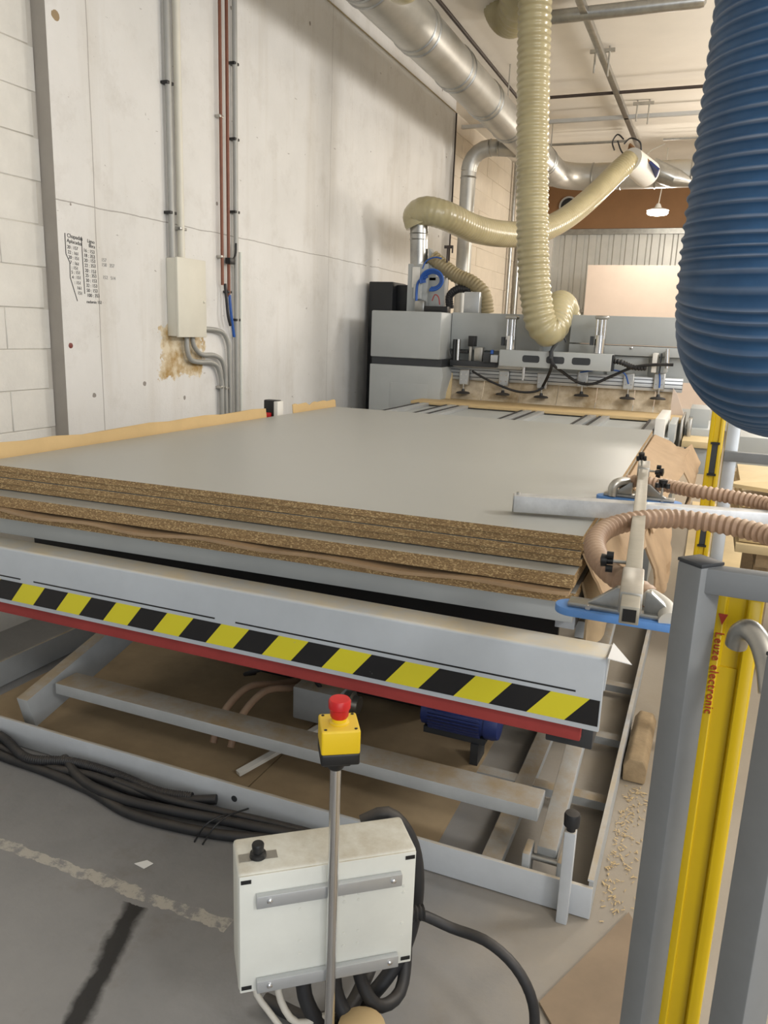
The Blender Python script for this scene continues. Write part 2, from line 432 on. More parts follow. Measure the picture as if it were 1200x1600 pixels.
L = ['20 : 157', '22 : 161', '20 : 151', ' 7 : 161', '  : 151', ' 5 : 151', ' 4 : 151', '   : 151', '     161', '     151']
for i, s in enumerate(L): wtext(s, 3.232+.0028*i, 1.918-.0246*i, .023, tilt=random.uniform(-.1, .02))
wtext('Ligno', 3.375, 1.962, .025, tilt=-.06); wtext('fibra', 3.385, 1.938, .026, tilt=-.05)
L = ['16 : 153', '18 : 353', '20 : 153', '22 : 353', '20 : 153', '25 : 353', '30 : 153', '32 : 153', '50 : 153', '100 : 353']
for i, s in enumerate(L): wtext(s, 3.345+.0012*i, 1.912-.0252*i, .025, tilt=random.uniform(-.06, .03))
wtext('melamin 152', 3.35, 1.653, .022)
for s, y, z in (('157', 3.475, 1.875), ('158   357', 3.475, 1.85), ('152   514', 3.48, 1.785)): wtext(s, y, z, .026, 'ink_faint')
st = MB()
for a, b in (((3.335, 1.985), (3.34, 1.70)), ((3.222, 1.99), (3.222, 1.89)), ((3.222, 1.89), (3.245, 1.85)), ((3.245, 1.85), (3.243, 1.775)), ((3.243, 1.775), (3.285, 1.66))):
    st.bar((WX+.0008, *a), (WX+.0008, *b), .004, .0012, up=(1, 0, 0))
st.build('pen_line', 'ink', wall_left)

# ================================================================== LIFT TABLE WITH BOARD STACK
lt = thing('lift_table', (-1.3, 3.2, 0), 'grey scissor lift table with black and yellow striped front beam', 'lift table')
beam = MB().prism([(-2.75, 1.92, .584), (-2.75, 1.92, .785), (-2.75, 1.926, .791), (-2.75, 2.02, .791), (-2.75, 2.02, .76), (-2.75, 1.935, .76), (-2.75, 1.935, .584)], (2.592, 0, 0))
bo = beam.build('front_beam', 'beam_grey', lt, bevel=.003)
B(-2.7, -.162, 1.9185, 1.9205, .600, .672).build('hazard_tape', 'hazard_tape', bo)['label'] = 'black and yellow hazard tape'
for a, b in ((-2.6, -2.13), (-2.07, -1.33), (-1.255, -.225)):
    B(a, b, 1.9188, 1.9205, .684, .6885).build('slot', 'black_plastic', bo)
B(-2.75, -.205, 1.945, 1.975, .533, .584).build('safety_strip', 'red_strip', lt, bevel=.004)['label'] = 'red rubber safety strip'
B(-.30, -.175, 1.975, 2.10, .50, .584).build('strip_bracket', 'dark_band', lt, bevel=.004)
MB().prism([(-.158, 1.925, .70), (-.158, 1.925, .792), (-.158, 2.018, .792)], (.004, 0, 0)).build('end_plate', 'frame_grey', lt)
# platform
MB().prism([(-2.6, 2.02, .80), (-.275, 2.10, .80), (-.275, 2.16, .80), (-2.6, 2.08, .80)], (0, 0, .0695)).build('platform_front', 'machine_grey', lt, bevel=.004)
B(-2.55, -.275, 2.16, 4.85, .845, .868).build('platform_plate', 'machine_grey', lt)
B(-.33, -.275, 2.16, 4.85, .76, .845).build('platform_side', 'frame_grey', lt)
B(-2.55, -2.49, 2.16, 4.85, .76, .845).build('platform_side', 'frame_grey', lt)
B(-2.46, -.34, 2.30, 2.32, .55, .845).build('shade_sheet', 'black_panel', lt)  # black sheet added where the gap under the platform is only shade
# base frame
f = MB().prism([(-2.7, 1.95, .004), (-.131, 1.95, .004), (-.131, 1.95, .102), (-2.7, 1.95, .102)], (0, .012, 0))
bf = f.build('base_front', 'frame_grey', lt, bevel=.002)
MB().lathe(at(366, 1248, 1.949), [(.009, -.003), (.011, 0), (.011, .001), (0, .001)], 16, (0, -1, 0)).build('bolt_hole', 'dark_band', bf)
for x in (-.143, -2.7): B(x, x+.012, 1.962, 4.7, .004, .115).build('base_side', 'dusty_frame', lt)
B(-.147, -.131, 1.962, 4.7, .115, .121).build('base_flange', 'frame_grey', lt)
B(-2.7, -.131, 4.69, 4.70, .004, .115).build('base_back', 'frame_grey', lt)
B(-2.19, -.32, 2.10, 2.21, .16, .205).build('cross_bar', 'dusty_frame', lt, bevel=.003)
B(-2.19, -.32, 2.75, 2.81, .20, .25).build('cross_bar', 'dusty_frame', lt, bevel=.003)
for yy in (2.45, 2.9, 3.4): B(-.60, -.143, yy, yy+.05, .03, .06).build('floor_rail', 'dusty_frame', lt)
B(-.46, -.40, 1.97, 4.6, .028, .062).build('floor_rail', 'dusty_frame', lt)
def arm(x0, x1, y0, z0, y1, z1, h, name='scissor_arm'):
    d = Vector((0, y1-y0, z1-z0)).normalized(); n = Vector((0, -d.z, d.y))*h/2
    a, b = Vector((x0, y0, z0)), Vector((x0, y1, z1))
    MB().prism([a-n, b-n, b+n, a+n], (x1-x0, 0, 0)).build(name, 'dusty_frame', lt, bevel=.003)
arm(-.30, -.245, 2.02, .115, 4.3, .68, .06); arm(-2.29, -2.235, 2.02, .10, 4.3, .68, .13)
arm(-.34, -.305, 4.3, .12, 2.7, .56, .06); arm(-2.225, -2.18, 4.3, .12, 2.6, .60, .08)
for x in (-.335, -.236):
    B(x, x+.022, 1.975, 2.05, .012, .135).build('hinge_plate', 'dusty_frame', lt, bevel=.004)
MB().cyl((-.335, 2.015, .105), (-.205, 2.015, .105), .010).build('hinge_pin', 'steel', lt)
# stop post in front
sp = B(-.216, -.186, 1.905, 1.935, 0, .285).build('stop_post', 'frame_grey', lt, bevel=.003)
MB().lathe((-.201, 1.92, .285), [(.012, 0), (.012, .012), (.021, .016), (.022, .045), (.019, .052), (.01, .053)], 20).build('rubber_stop', 'black_rubber', sp)
# drive unit under the platform
mo = thing('drive_motor', (-.72, 2.62, .12), 'blue electric motor under the lift table platform', 'motor')
m = MB(); m.cyl((-.86, 2.62, .17), (-.585, 2.62, .17), .058, n=28)
for k in range(9):
    a = -.4 + k*.22
    for q in (0, 1):
        an = a + math.pi*q
        m.obox((-.73, 2.62+.062*math.cos(an), .17+.062*math.sin(an)), X, Vector((0, math.cos(an), math.sin(an))), Vector((0, -math.sin(an), math.cos(an))), .1, .008, .0025)
m.build('motor_housing', 'motor_blue', mo)
MB().lathe((-.585, 2.62, .17), [(.064, -.03), (.066, 0), (.06, .02), (.02, .024)], 24, (1, 0, 0)).build('fan_cover', 'motor_blue', mo)
B(-.80, -.70, 2.545, 2.60, .20, .25).build('terminal_box', 'motor_blue', mo, bevel=.006)
B(-.85, -.61, 2.58, 2.66, .09, .115).build('motor_foot', 'dark_band', mo)
B(-.66, -.63, 2.57, 2.67, .002, .092).build('motor_leg', 'dark_band', mo)
hb = thing('hydraulic_unit', (-1.2, 2.6, .03), 'dark hydraulic tank, enlarged to stand in for shade, with grey pump behind the cross bar', 'pump unit')
B(-1.75, -.9, 2.86, 3.3, .03, .55).build('tank', 'black_panel', hb, bevel=.01)  # dark box made larger to stand in for the shade behind the pump
B(-1.40, -1.20, 2.55, 2.70, .03, .17).build('pump_block', 'dusty_frame', hb, bevel=.008)
MB().lathe((-1.20, 2.63, .11), [(.05, 0), (.05, .03), (.035, .035), (.035, .06)], 20, (1, 0, 0)).build('coupling', 'steel', hb)
MB().tube([(-1.3, 2.6, .165), (-1.35, 2.56, .25), (-1.5, 2.58, .22), (-1.65, 2.6, .15), (-1.7, 2.75, .08)], .009).build('pressure_hose', 'black_rubber', hb)
# frame plates seen under the table on the left
fl = thing('floor_frame', (-1.6, 3.0, 0), 'dusty grey steel frame with two openings lying inside the lift table base', 'frame')
for a in ((-2.15, -.6, 2.95, 3.0), (-2.15, -.6, 3.5, 3.55), (-2.15, -2.08, 3.0, 3.5), (-1.5, -1.42, 3.0, 3.5)): B(*a, .012, .045).build('frame_bar', 'dusty_frame', fl)
for k, (a, b, n) in enumerate(((-2.62, -1.32, 'sheet of brown cardboard on the floor inside the base frame, left of the seam'), (-1.315, -.62, 'sheet of brown cardboard on the floor inside the base frame, right of the seam'))):
    tag(B(a, b, 1.985, 2.93, .001, .007).build('cardboard_sheet', 'card_floor'), n, 'cardboard')
for i, (px, dx) in enumerate(((345, .10), (372, .11))):
    p = at(px, 1160, 2.3); p.z = .01
    tag(MB().tube([p + Vector((0, -.05, .02)), p + Vector((0, 0, .10)), p + Vector((.02, .15, .16)), p + Vector((.05, .35, .1)), p + Vector((.08, .6, .03))], .014).build('hydraulic_hose', 'hose_brown'),
        ['dusty hydraulic hose curving over the cardboard under the cross bar, left one of two', 'dusty hydraulic hose curving over the cardboard under the cross bar, right one of two'][i], 'hose', 'hoses under the cross bar')
p = at(372, 1225, 2.12)
tag(MB().bar((p.x, 2.12, .025), (p.x+.18, 2.45, .10), .025, .015).build('wooden_lath', 'white_paint'), 'pale lath leaning on the cardboard beneath the cross bar', 'lath')

# boards
def board(dx, dy, z0, z1, label, fr=0, lf=0):
    b = MB(); c = [(-2.435+dx-lf, 2.035+dy-fr), (-.268+dx, 2.11+dy-fr), (-.281+dx, 4.89+dy), (-2.33+dx-lf, 4.80+dy)]
    b.prism([(x, y, z0) for x, y in c], (0, 0, z1-z0)); b.mi = [1, 1, 0, 0, 0, 0]
    return tag(b.build('chipboard_panel', ['chipboard', 'laminate'], bevel=0), label, 'board', 'boards on the lift table')
zt = 1.05
LBL = ['topmost light grey laminated chipboard panel on the lift table', 'second grey chipboard panel from the top of the stack', 'third chipboard panel from the top of the stack', 'fourth chipboard panel from the top, above the protruding grey one']
for i in range(4):
    board((0, .003, -.003, .002)[i], (0, .007, .002, .008)[i], zt-.0225*(i+1)+.0022, zt-.0225*i, LBL[i])
board(-.004, 0, .921, .9585, 'grey laminated chipboard panel jutting out below the upper four panels', .072)
board(0, 0, .870, .900, 'lowest chipboard panel of the stack, resting on the lift platform', .048)
# crumpled packing sheet between the lower boards
g = MB(); n = 40
for i in range(n+1):
    x = -2.43 + 2.15*i/n; z = .9105 + .007*math.sin(i*.55)*math.sin(i*.21+1); f0 = 1.945 + .075*i/n + .010*math.sin(i*.8)
    g.v += [Vector((x, f0, z-.008)), Vector((x, f0, z+.002)), Vector((x, 2.25, .919)), Vector((x, 2.25, .903))]
for i in range(n):
    for j in range(4): g.f.append((4*i+j, 4*i+4+j, 4*i+4+(j+1)%4, 4*i+(j+1)%4))
g.f += [(0, 1, 2, 3), (4*n+3, 4*n+2, 4*n+1, 4*n)]; g.mi = [0]*len(g.f)
tag(g.build('packing_sheet', 'cardboard', recalc=True), 'crumpled brown packing sheet squeezed between the two lowest panels', 'packing sheet')
# cardboard edge strips on the left of the stack
def strip(y0, y1, h0, h1, label, tear):
    b = MB(); k = 14; a = []; c = []
    for i in range(k+1):
        t = i/k; y = y0+(y1-y0)*t; ex_ = -2.443 + .105*(y-2.035)/2.77; a.append((ex_-.004*math.sin(i*1.3), y, .962)); hh = h0+(h1-h0)*t + .004*math.sin(i*2.1)
        if i in tear: hh -= .012
        c.append((ex_-.012-.006*math.sin(i*.9), y, zt+hh))
    b.prism(a + c[::-1], (-.004, 0, 0))
    return tag(b.build('cardboard_strip', 'card_light'), label, 'cardboard', 'cardboard edge protectors')
strip(2.0, 3.98, .055, .052, 'long tan cardboard edge strip standing along the left of the stack', (4,))
strip(4.28, 4.84, .05, .045, 'short tan cardboard edge strip at the far left corner of the stack', (5,))
# cardboard hanging down the right side of the stack
def flap(pts, label, nm='cardboard_flap', m='cardboard', th=.006):
    """pts: rows of 3D points forming a quad grid"""
    K = 5; R0, C0 = len(pts), len(pts[0]); q0 = [[Vector(p) for p in r_] for r_ in pts]; pts = []
    for i in range((R0-1)*K+1):
        row = []
        for j in range((C0-1)*K+1):
            a, fa = min(i//K, R0-2), i/K - min(i//K, R0-2); c, fc = min(j//K, C0-2), j/K - min(j//K, C0-2)
            p = q0[a][c].lerp(q0[a][c+1], fc).lerp(q0[a+1][c].lerp(q0[a+1][c+1], fc), fa)
            e = i/((R0-1)*K); row.append(p + Vector((random.uniform(-.006, .008)*e + .010*e*math.sin(j*1.3+i*.5), random.uniform(-.02, .02)*e, random.uniform(-.012, .008)*e*e)))
        pts.append(row)
    R = len(pts); Cn = len(pts[0]); b = MB(); fl_ = [Vector(p) for r in pts for p in r]
    b.v = fl_ + [p + Vector((-th, 0, -th*.5)) for p in fl_]; o = R*Cn
    for i in range(R-1):
        for j in range(Cn-1):
            q = (i*Cn+j, i*Cn+j+1, (i+1)*Cn+j+1, (i+1)*Cn+j); b.f.append(q); b.f.append(tuple(o+k for k in q[::-1]))
    ring = [j for j in range(Cn)] + [i*Cn+Cn-1 for i in range(1, R)] + [(R-1)*Cn+j for j in range(Cn-2, -1, -1)] + [i*Cn for i in range(R-2, 0, -1)]
    for a, c in zip(ring, ring[1:]+ring[:1]): b.f.append((a, o+a, o+c, c))
    b.mi = [0]*len(b.f); return tag(b.build(nm, m, recalc=True), label, 'cardboard', 'cardboard hanging beside the stack')
flap([[(-.262, 2.12, 1.0), (-.262, 2.6, 1.01), (-.262, 3.2, 1.01)], [(-.22, 2.10, .93), (-.215, 2.6, .93), (-.21, 3.25, .94)], [(-.165, 2.06, .86), (-.16, 2.6, .855), (-.15, 3.2, .88)]], 'brown cardboard flap sloping out beside the front right corner of the stack')
flap([[(-.262, 3.25, 1.02), (-.262, 3.9, 1.03), (-.262, 4.85, 1.03)], [(-.20, 3.2, .97), (-.19, 3.9, .98), (-.17, 4.8, 1.0)], [(-.12, 3.1, .86), (-.10, 3.8, .9), (-.06, 4.7, .97)]], 'brown cardboard flap sloping out beside the far right of the stack')
flap([[(-.16, 2.95, .86), (-.15, 3.3, .87), (-.14, 3.6, .87)], [(-.10, 2.9, .74), (-.085, 3.3, .72), (-.08, 3.55, .77)], [(-.08, 2.95, .66), (-.06, 3.15, .62), (-.075, 3.5, .70)]], 'torn piece of brown cardboard hanging low beside the stack')
flap([[(-.10, 4.5, .93), (-.09, 4.9, .95), (-.06, 5.2, .95)], [(-.02, 4.4, .80), (-.02, 4.9, .82), (0, 5.2, .84)], [(-.04, 4.3, .70), (-.03, 4.8, .70), (-.01, 5.2, .72)]], 'pale brown cardboard strip hanging at the rear right of the stack')
flap([[(-.265, 2.18, .90), (-.265, 2.7, .90), (-.265, 3.4, .90)], [(-.24, 2.16, .82), (-.23, 2.7, .80), (-.22, 3.4, .80)], [(-.235, 2.12, .70), (-.22, 2.7, .62), (-.20, 3.4, .60)]], 'dusty cardboard sheet hanging below the lowest panel', m='card_floor')
# paper corners
pA, pB, pC = atz(955, 1005, .80), atz(990, 1040, .795), atz(950, 1040, .795)
tag(MB().prism([(-.153, 1.90, .800), (-.095, 1.905, .793), (-.152, 2.01, .800)], (0, 0, -.002)).build('paper_scrap', 'paper'), 'white paper triangle sticking out at the right end of the striped beam', 'paper')
tag(MB().prism([(-2.40, 1.97, .905), (-2.22, 1.985, .905), (-2.27, 2.03, .908), (-2.40, 2.03, .908)], (0, 0, -.003)).build('paper_scrap', 'paper'), 'pale paper corner poking out below the panels at the left edge', 'paper')
pp = atz(226, 1351, 0)
tag(MB().prism([pp + Vector(q) for q in ((-.028, -.012, .002), (.012, -.018, .002), (.022, .012, .002), (-.004, .016, .002))], (0, 0, .0015)).build('paper_scrap', 'paper'), 'small white paper scrap lying on the grey floor', 'paper')

# ================================================================== EMERGENCY STOP STAND
PO = Vector((-.565, 1.2, 0)); u = Vector((.7867, .6174, 0)); nn = Vector((.6174, -.7867, 0))   # along the box, towards the viewer
es = thing('emergency_stop_stand', PO, 'emergency stop button on a steel pole carrying a cream control box', 'control stand')
MB().cyl(PO + Z*.008, PO + Z*.775, .0105, n=24).build('pole', 'chrome', es)
MB().lathe(PO, [(.06, 0), (.06, .007), (.02, .009)], 28).build('foot_plate', 'steel', es)
def eb(c, a, b, d, m, name, par, bevel=0, U=u, V=nn):
    return MB().obox(c, U, V, Z, a, b, d).build(name, m, par, bevel=bevel, seg=3 if bevel > .003 else 2)
enc = eb(PO - nn*.085 + Z*.409, .181, .058, .137, 'enclosure_cream', 'enclosure', es, .008)
eb(PO - nn*.0265 + Z*.409, .179, .0025, .134, 'enclosure_cream', 'back_plate', enc, .002)
for su in (-.166, .166):
    for sz in (.287, .531):
        eb(PO + u*su - nn*.024 + Z*sz, .010, .0015, .004, 'black_plastic', 'screw_slot', enc)
for z in (.492, .296):
    b = eb(PO - nn*.017 + Z*(z-.002), .147, .0065, .0135, 'alu', 'mounting_bar', es, .001)
    for su in (-.122, .128): MB().lathe(PO + u*su - nn*.0105 + Z*z, [(.0055, 0), (.0055, .003), (.003, .005)], 12, nn).build('bolt', 'chrome', b)
for su in (-.155, -.06, .03, .06, .155):
    for z in (.345, .375, .45, .465):
        if (su*100 + z*1000) % 3 < 1.6: MB().lathe(PO + u*su - nn*.0245 + Z*z, [(.004, 0), (.0035, .0012), (.001, .0015)], 10, nn).build('rivet', 'enclosure_cream', enc)
kn = PO - u*.137 - nn*.075 + Z*.546
eb(kn, .038, .012, .001, 'steel', 'knob_label', enc)
MB().lathe(kn + Z*.001, [(.017, 0), (.016, .008), (.011, .010), (.0125, .026), (.011, .029), (.002, .030)], 20).build('knob', 'black_plastic', enc)
# emergency stop head
ue = Vector((math.cos(.56), math.sin(.56), 0)); ne = Vector((ue.y, -ue.x, 0))
def hd(z): return PO + Z*z + X*(.005 if z > .8 else 0)
MB().lathe(hd(.770), [(.013, 0), (.016, .004), (.016, .022)], 20).build('pole_clamp', 'black_plastic', es)
MB().prism([hd(.786)+ue*a+ne*b for a, b in ((-.026, -.026), (.026, -.026), (.026, .026), (-.026, .026))], Z*.012).build('switch_base', 'black_plastic', es, bevel=.004)
hb_ = eb(hd(.808), .036, .036, .012, 'black_plastic', 'switch_base', es, .004, ue, ne)
yb = eb(hd(.842), .036, .036, .024, 'yellow', 'switch_housing', es, .004, ue, ne)
for a in (-1, 1):
    for b in (-1, 1): MB().lathe(hd(.866)+ue*.028*a+ne*.028*b, [(.003, 0), (.003, .0008), (.001, .001)], 10).build('cover_screw', 'black_plastic', yb)
MB().lathe(hd(.865), [(.019, 0), (.019, .003), (.0145, .005), (.0145, .012)], 24).build('collar', 'yellow', yb)
MB().lathe(hd(.876), [(.0145, 0), (.0172, .004), (.0178, .017), (.0205, .020), (.0210, .033), (.0185, .037), (.003, .0375)], 28).build('push_button', 'red_plastic', yb)
# cables around the stand
def hose(name, m, pts, r, label, cat='cable', group=None, rib=None, n=14, step=.02):
    return tag(MB().tube(pts, r, n, step, rib).build(name, m), label, cat, group)
G = 'cables at the control box'
bx = lambda su, z, d=-.085: PO + u*su + nn*d + Z*z
hose('control_cable', 'black_rubber', [bx(.155, .335, -.09), bx(.205, .335, -.09), at(706, 1450, 1.43), at(762, 1472, 1.42), at(806, 1512, 1.41), at(832, 1565, 1.40), at(832, 1630, 1.39), at(805, 1690, 1.38)], .0115, 'black cable arching out of the right side of the control box to the floor', 'cable', G)
MB().tube([bx(.181, .335, -.09), bx(.226, .335, -.088)], .0155, 14, .02, (.009, .12)).build('cable_gland', 'black_rubber', es)
hose('control_cable', 'black_rubber', [bx(.11, .50, -.20), bx(.165, .52, -.19), bx(.215, .46, -.17), bx(.23, .34, -.15), bx(.195, .2, -.13), bx(.1, .09, -.12), bx(0, .03, -.16), bx(-.1, .02, -.25)], .017, 'thick black cable looping behind the right end of the control box', 'cable', G)
hose('control_cable', 'black_rubber', [bx(.08, .272), bx(.085, .2, -.08), bx(.12, .14, -.06), bx(.18, .13, -.09), bx(.21, .22, -.15), bx(.2, .34, -.2)], .0145, 'black cable bending up in a loop under the right end of the control box', 'cable', G)
hose('control_cable', 'black_rubber', [bx(-.04, .272), bx(-.038, .19, -.07), bx(0, .12, -.06), bx(.06, .11, -.09), bx(.12, .12, -.16), bx(.18, .05, -.3)], .0165, 'black cable dropping from the box bottom just left of the pole', 'cable', G)
hose('control_cable', 'black_rubber', [bx(.025, .272), bx(.03, .18, -.07), bx(.07, .11, -.04), bx(.14, .07, -.05), bx(.2, .07, .0), bx(.28, .02, .02), bx(.36, .018, .06)], .0165, 'black cable dropping from the box bottom just right of the pole', 'cable', G)
hose('control_cable', 'white_cable', [bx(-.14, .272), bx(-.142, .22, -.08), bx(-.11, .17, -.06), bx(-.05, .08, -.03), bx(-.02, .012, .0)], .0065, 'thin white cable hanging from the lower left corner of the control box', 'cable', G)
hose('control_cable', 'white_cable', [bx(-.095, .272), bx(-.092, .2, -.07), bx(-.06, .15, -.05), bx(0, .14, -.06), bx(.04, .1, -.1), bx(.06, .02, -.16)], .0075, 'white cable sweeping under the box toward the pole', 'cable', G)
q = atz(545, 1600, .0); q = at(548, 1612, 1.22)
tag(MB().lathe((q.x+.012, 1.25, 0), [(.052, 0), (.058, .02), (.056, .12), (.05, .152), (.03, .162), (.005, .165)], 24).build('foam_roll', 'mdf'), 'yellowish foam roll standing at the foot of the pole', 'foam roll')

# ================================================================== FLOOR HOSES AT THE LEFT
G = 'black hoses on the floor in front of the lift table'
def fh(px, r, label, rib=None):
    pts = []
    for a in px:
        p = atz(a[0], a[1], r + (a[2] if len(a) > 2 else 0)); p.y = min(p.y, 1.945-r); pts.append(p)
    hose('floor_hose', 'black_rubber', pts, r, label, 'hose', G, rib, 12)
fh([(-90, 1120), (0, 1168), (60, 1195), (150, 1215, .02), (220, 1240, .02), (280, 1250, .02), (345, 1243, .03)], .0165, 'black hose ending in a cut end beside the bolt hole', None)
fh([(-90, 1095, .04), (0, 1150, .03), (45, 1185, .03), (110, 1190, .03), (180, 1210, .03), (250, 1238, .03), (300, 1246, .03)], .016, 'ribbed grey-black conduit lying on top of the hose bundle', (.008, .06))
fh([(-80, 1140), (0, 1180), (70, 1205), (140, 1235), (200, 1270), (270, 1290), (350, 1305), (440, 1312), (560, 1330)], .0165, 'frontmost black hose of the bundle on the floor')
fh([(100, 1185, .02), (130, 1220, .02), (180, 1245, .02), (260, 1265, .02), (340, 1280, .02), (430, 1298, .02), (560, 1325, .01)], .0165, 'black hose crossing over the others beside the base frame')
fh([(180, 1220, .035), (260, 1248, .035), (330, 1265, .035), (420, 1285, .03), (560, 1315, .02)], .013, 'thin black hose nearest the base plate')
p = atz(345, 1290, .03)
tie = MB()
tie.tube([p + Vector(v) for v in ((-.05, -.07, -.028), (-.02, -.05, .03), (.02, .0, .045), (.04, .035, .02))], .003, 8)
tie.tube([p + Vector(v) for v in ((-.02, -.07, -.028), (.01, -.045, .03), (.03, 0, .045), (.09, .02, .075))], .003, 8)
tag(tie.build('cable_tie', 'black_plastic'), 'black cable tie binding the floor hoses', 'cable tie')

# ================================================================== NEAR LIGHT CURTAIN FENCE
def rot(a): return Vector((math.cos(a), math.sin(a), 0)), Vector((-math.sin(a), math.cos(a), 0))
fn = thing('guard_fence', (.06, .84, 0), 'grey steel guard fence frame in the right foreground', 'fence')
Uq, Vq = rot(math.radians(48))
pc = at(1088, 905, .86); px0 = pc.x
p1 = B(0, 1, 0, 1, 0, 1)
def sq_post(x, y, z1, half, name, par, m='post_grey'):
    c = Vector((x, y, 0))
    o = MB().obox(c + Z*(z1/2), Uq, Vq, Z, half, half, z1/2).build(name, m, par, bevel=.002)
    MB().obox(c + Z*(z1+.002), Uq, Vq, Z, half+.0005, half+.0005, .002).build('post_cap', 'dark_band', o, bevel=.001)
    return o
sq_post(.014, .885, 1.345, .0165, 'post', fn)
B(.018, .9, .868, .89, 1.316, 1.344).build('top_rail', 'post_grey', fn, bevel=.002)
B(.018, .9, .868, .89, .30, .33).build('bottom_rail', 'post_grey', fn, bevel=.002)
sq_post(.110, .80, 1.285, .020, 'post', fn)
lc = thing('light_curtain', (.057, .93, 0), 'yellow light curtain column behind the near guard post', 'light curtain', 'light curtains')
def curtain(par, x, y, z0, z1, sc=1, facing=-1):
    w = .026*sc
    prof = [(-w, 0), (-w, .012), (-w*.94, .016), (-w*.45, .016), (-w*.40, .010), (w*.36, .010), (w*.40, .018), (w*.92, .018), (w, .012), (w, -.03), (-w, -.03)]
    o = MB().prism([(x+a, y - b, z0) for a, b in prof], Z*(z1-z0)).build('housing', 'curtain_yellow', par, bevel=.0015, seg=1)
    return o
h1 = curtain(lc, .058, .925, .12, 1.305)
B(.0465, .0665, .9130, .9152, .35, 1.22).build('lens_strip', 'curtain_yellow', lc)
# print on the housing
mw = Matrix.Translation((.0395, .9083, 1.262)) @ Matrix(((0, 1, 0, 0), (0, 0, -1, 0), (-1, 0, 0, 0), (0, 0, 0, 1)))
text('Leuze electronic', .0132, 'red_print', mw, 'print', lc, 1.12)
MB().prism([(.0395, .9083, 1.284), (.0495, .9083, 1.284), (.0445, .9083, 1.271)], (0, -.0006, 0)).build('print_triangle', 'red_print', lc)
MB().tube([at(1150, 1008, .885), at(1156, 990, .88), at(1170, 984, .87), at(1186, 1000, .86), at(1199, 1040, .845), at(1204, 1085, .83)], .0115, 16, .004).build('bracket', 'steel', fn)

# ================================================================== FAR FENCE + CURTAIN
ff = thing('guard_fence', (.1, 3.05, 0), 'pale grey guard fence with two rails behind the brown suction hoses', 'fence')
B(.075, .12, 3.03, 3.075, 0, 1.5).build('post', 'alu', ff, bevel=.003)
B(.075, 1.2, 3.0, 3.03, 1.165, 1.20).build('rail', 'post_grey', ff, bevel=.003)
B(.02, 1.2, 2.95, 2.98, .755, .79).build('rail', 'post_grey', ff, bevel=.003)
B(.075, .10, 2.98, 3.03, .76, .785).build('rail_bracket', 'post_grey', ff)
l2 = thing('light_curtain', (.045, 3.03, 0), 'yellow light curtain column on the far guard fence, with dark windows', 'light curtain', 'light curtains')
curtain(l2, .043, 3.03, .1, 1.48, .95)
for z in (1.115, .85):
    B(.031, .055, 3.0165, 3.0195, z, z+.105).build('window', 'dark_band', l2)
    for e in (z-.008, z+.105): B(.028, .058, 3.008, 3.02, e, e+.008).build('window_clip', 'black_plastic', l2)

# ================================================================== VACUUM LIFTER
vl = thing('vacuum_lifter', (-.1, 2.2, 1.056), 'aluminium vacuum lifter cross frame with blue suction pads resting on the boards', 'vacuum lifter')
ma, mb = Vector((-.505, 2.285, 1.083)), Vector((.95, 2.62, 1.083))
mt = MB().bar(ma, mb, .05, .05).build('main_tube', 'brushed', vl, bevel=.003)
d = (mb-ma).normalized(); MB().bar(ma - d*.003, ma, .05, .05).build('tube_cap', 'steel', mt, bevel=.002)
MB().lathe(ma + d*.012 + Z*.025, [(.005, 0), (.005, .008), (.002, .009)], 12).build('stop_pin', 'steel', mt)
ca, cb = atz(1006, 728, 1.135), atz(983, 962, 1.125)
ct = MB(); ct.bar(ca, cb, .032, .032); ct = ct.build('cross_tube', 'tube_steel', vl, bevel=.002)
dd = (cb-ca).normalized()
MB().bar(cb + dd*.0002, cb + dd*.0015, .022, .022).build('tube_opening', 'black_plastic', ct)
for t in (.0, .86): MB().bar(ca.lerp(cb, t), ca.lerp(cb, t+.10), .04, .04).build('sleeve', 'steel', ct, bevel=.003)
def knob(p, ax, name='clamp_knob', r=.017):
    ax = Vector(ax).normalized(); k = MB(); k.cyl(p, p+ax*.03, .004, n=10); k.build('knob_screw', 'steel', vl)
    k = MB(); k.lathe(p+ax*.026, [(.007, 0), (.008, .012), (r*.75, .013), (r*.8, .024), (.004, .026)], 18, ax)
    s1 = ax.cross(Z if abs(ax.z) < .9 else X).normalized(); s2 = ax.cross(s1)
    for i in range(3):
        a = i*2.094; c = p+ax*.032 + (s1*math.cos(a)+s2*math.sin(a))*r; k.cyl(c-ax*.006, c+ax*.008, r*.45, n=12)
    k.build(name, 'black_plastic', vl)
kc = ca.lerp(cb, .06); knob(kc + Vector((.016, 0, 0)), (1, -.1, 0)); knob(kc + Vector((-.005, -.02, .016)), (-.1, -.3, 1), r=.013)
kc = ca.lerp(cb, .80); knob(kc + Vector((-.016, 0, 0)), (-1, -.1, 0))
kp = atz(1035, 770, 1.11); knob(Vector((kp.x, kp.y-.04, 1.108)), (0, 0, 1))
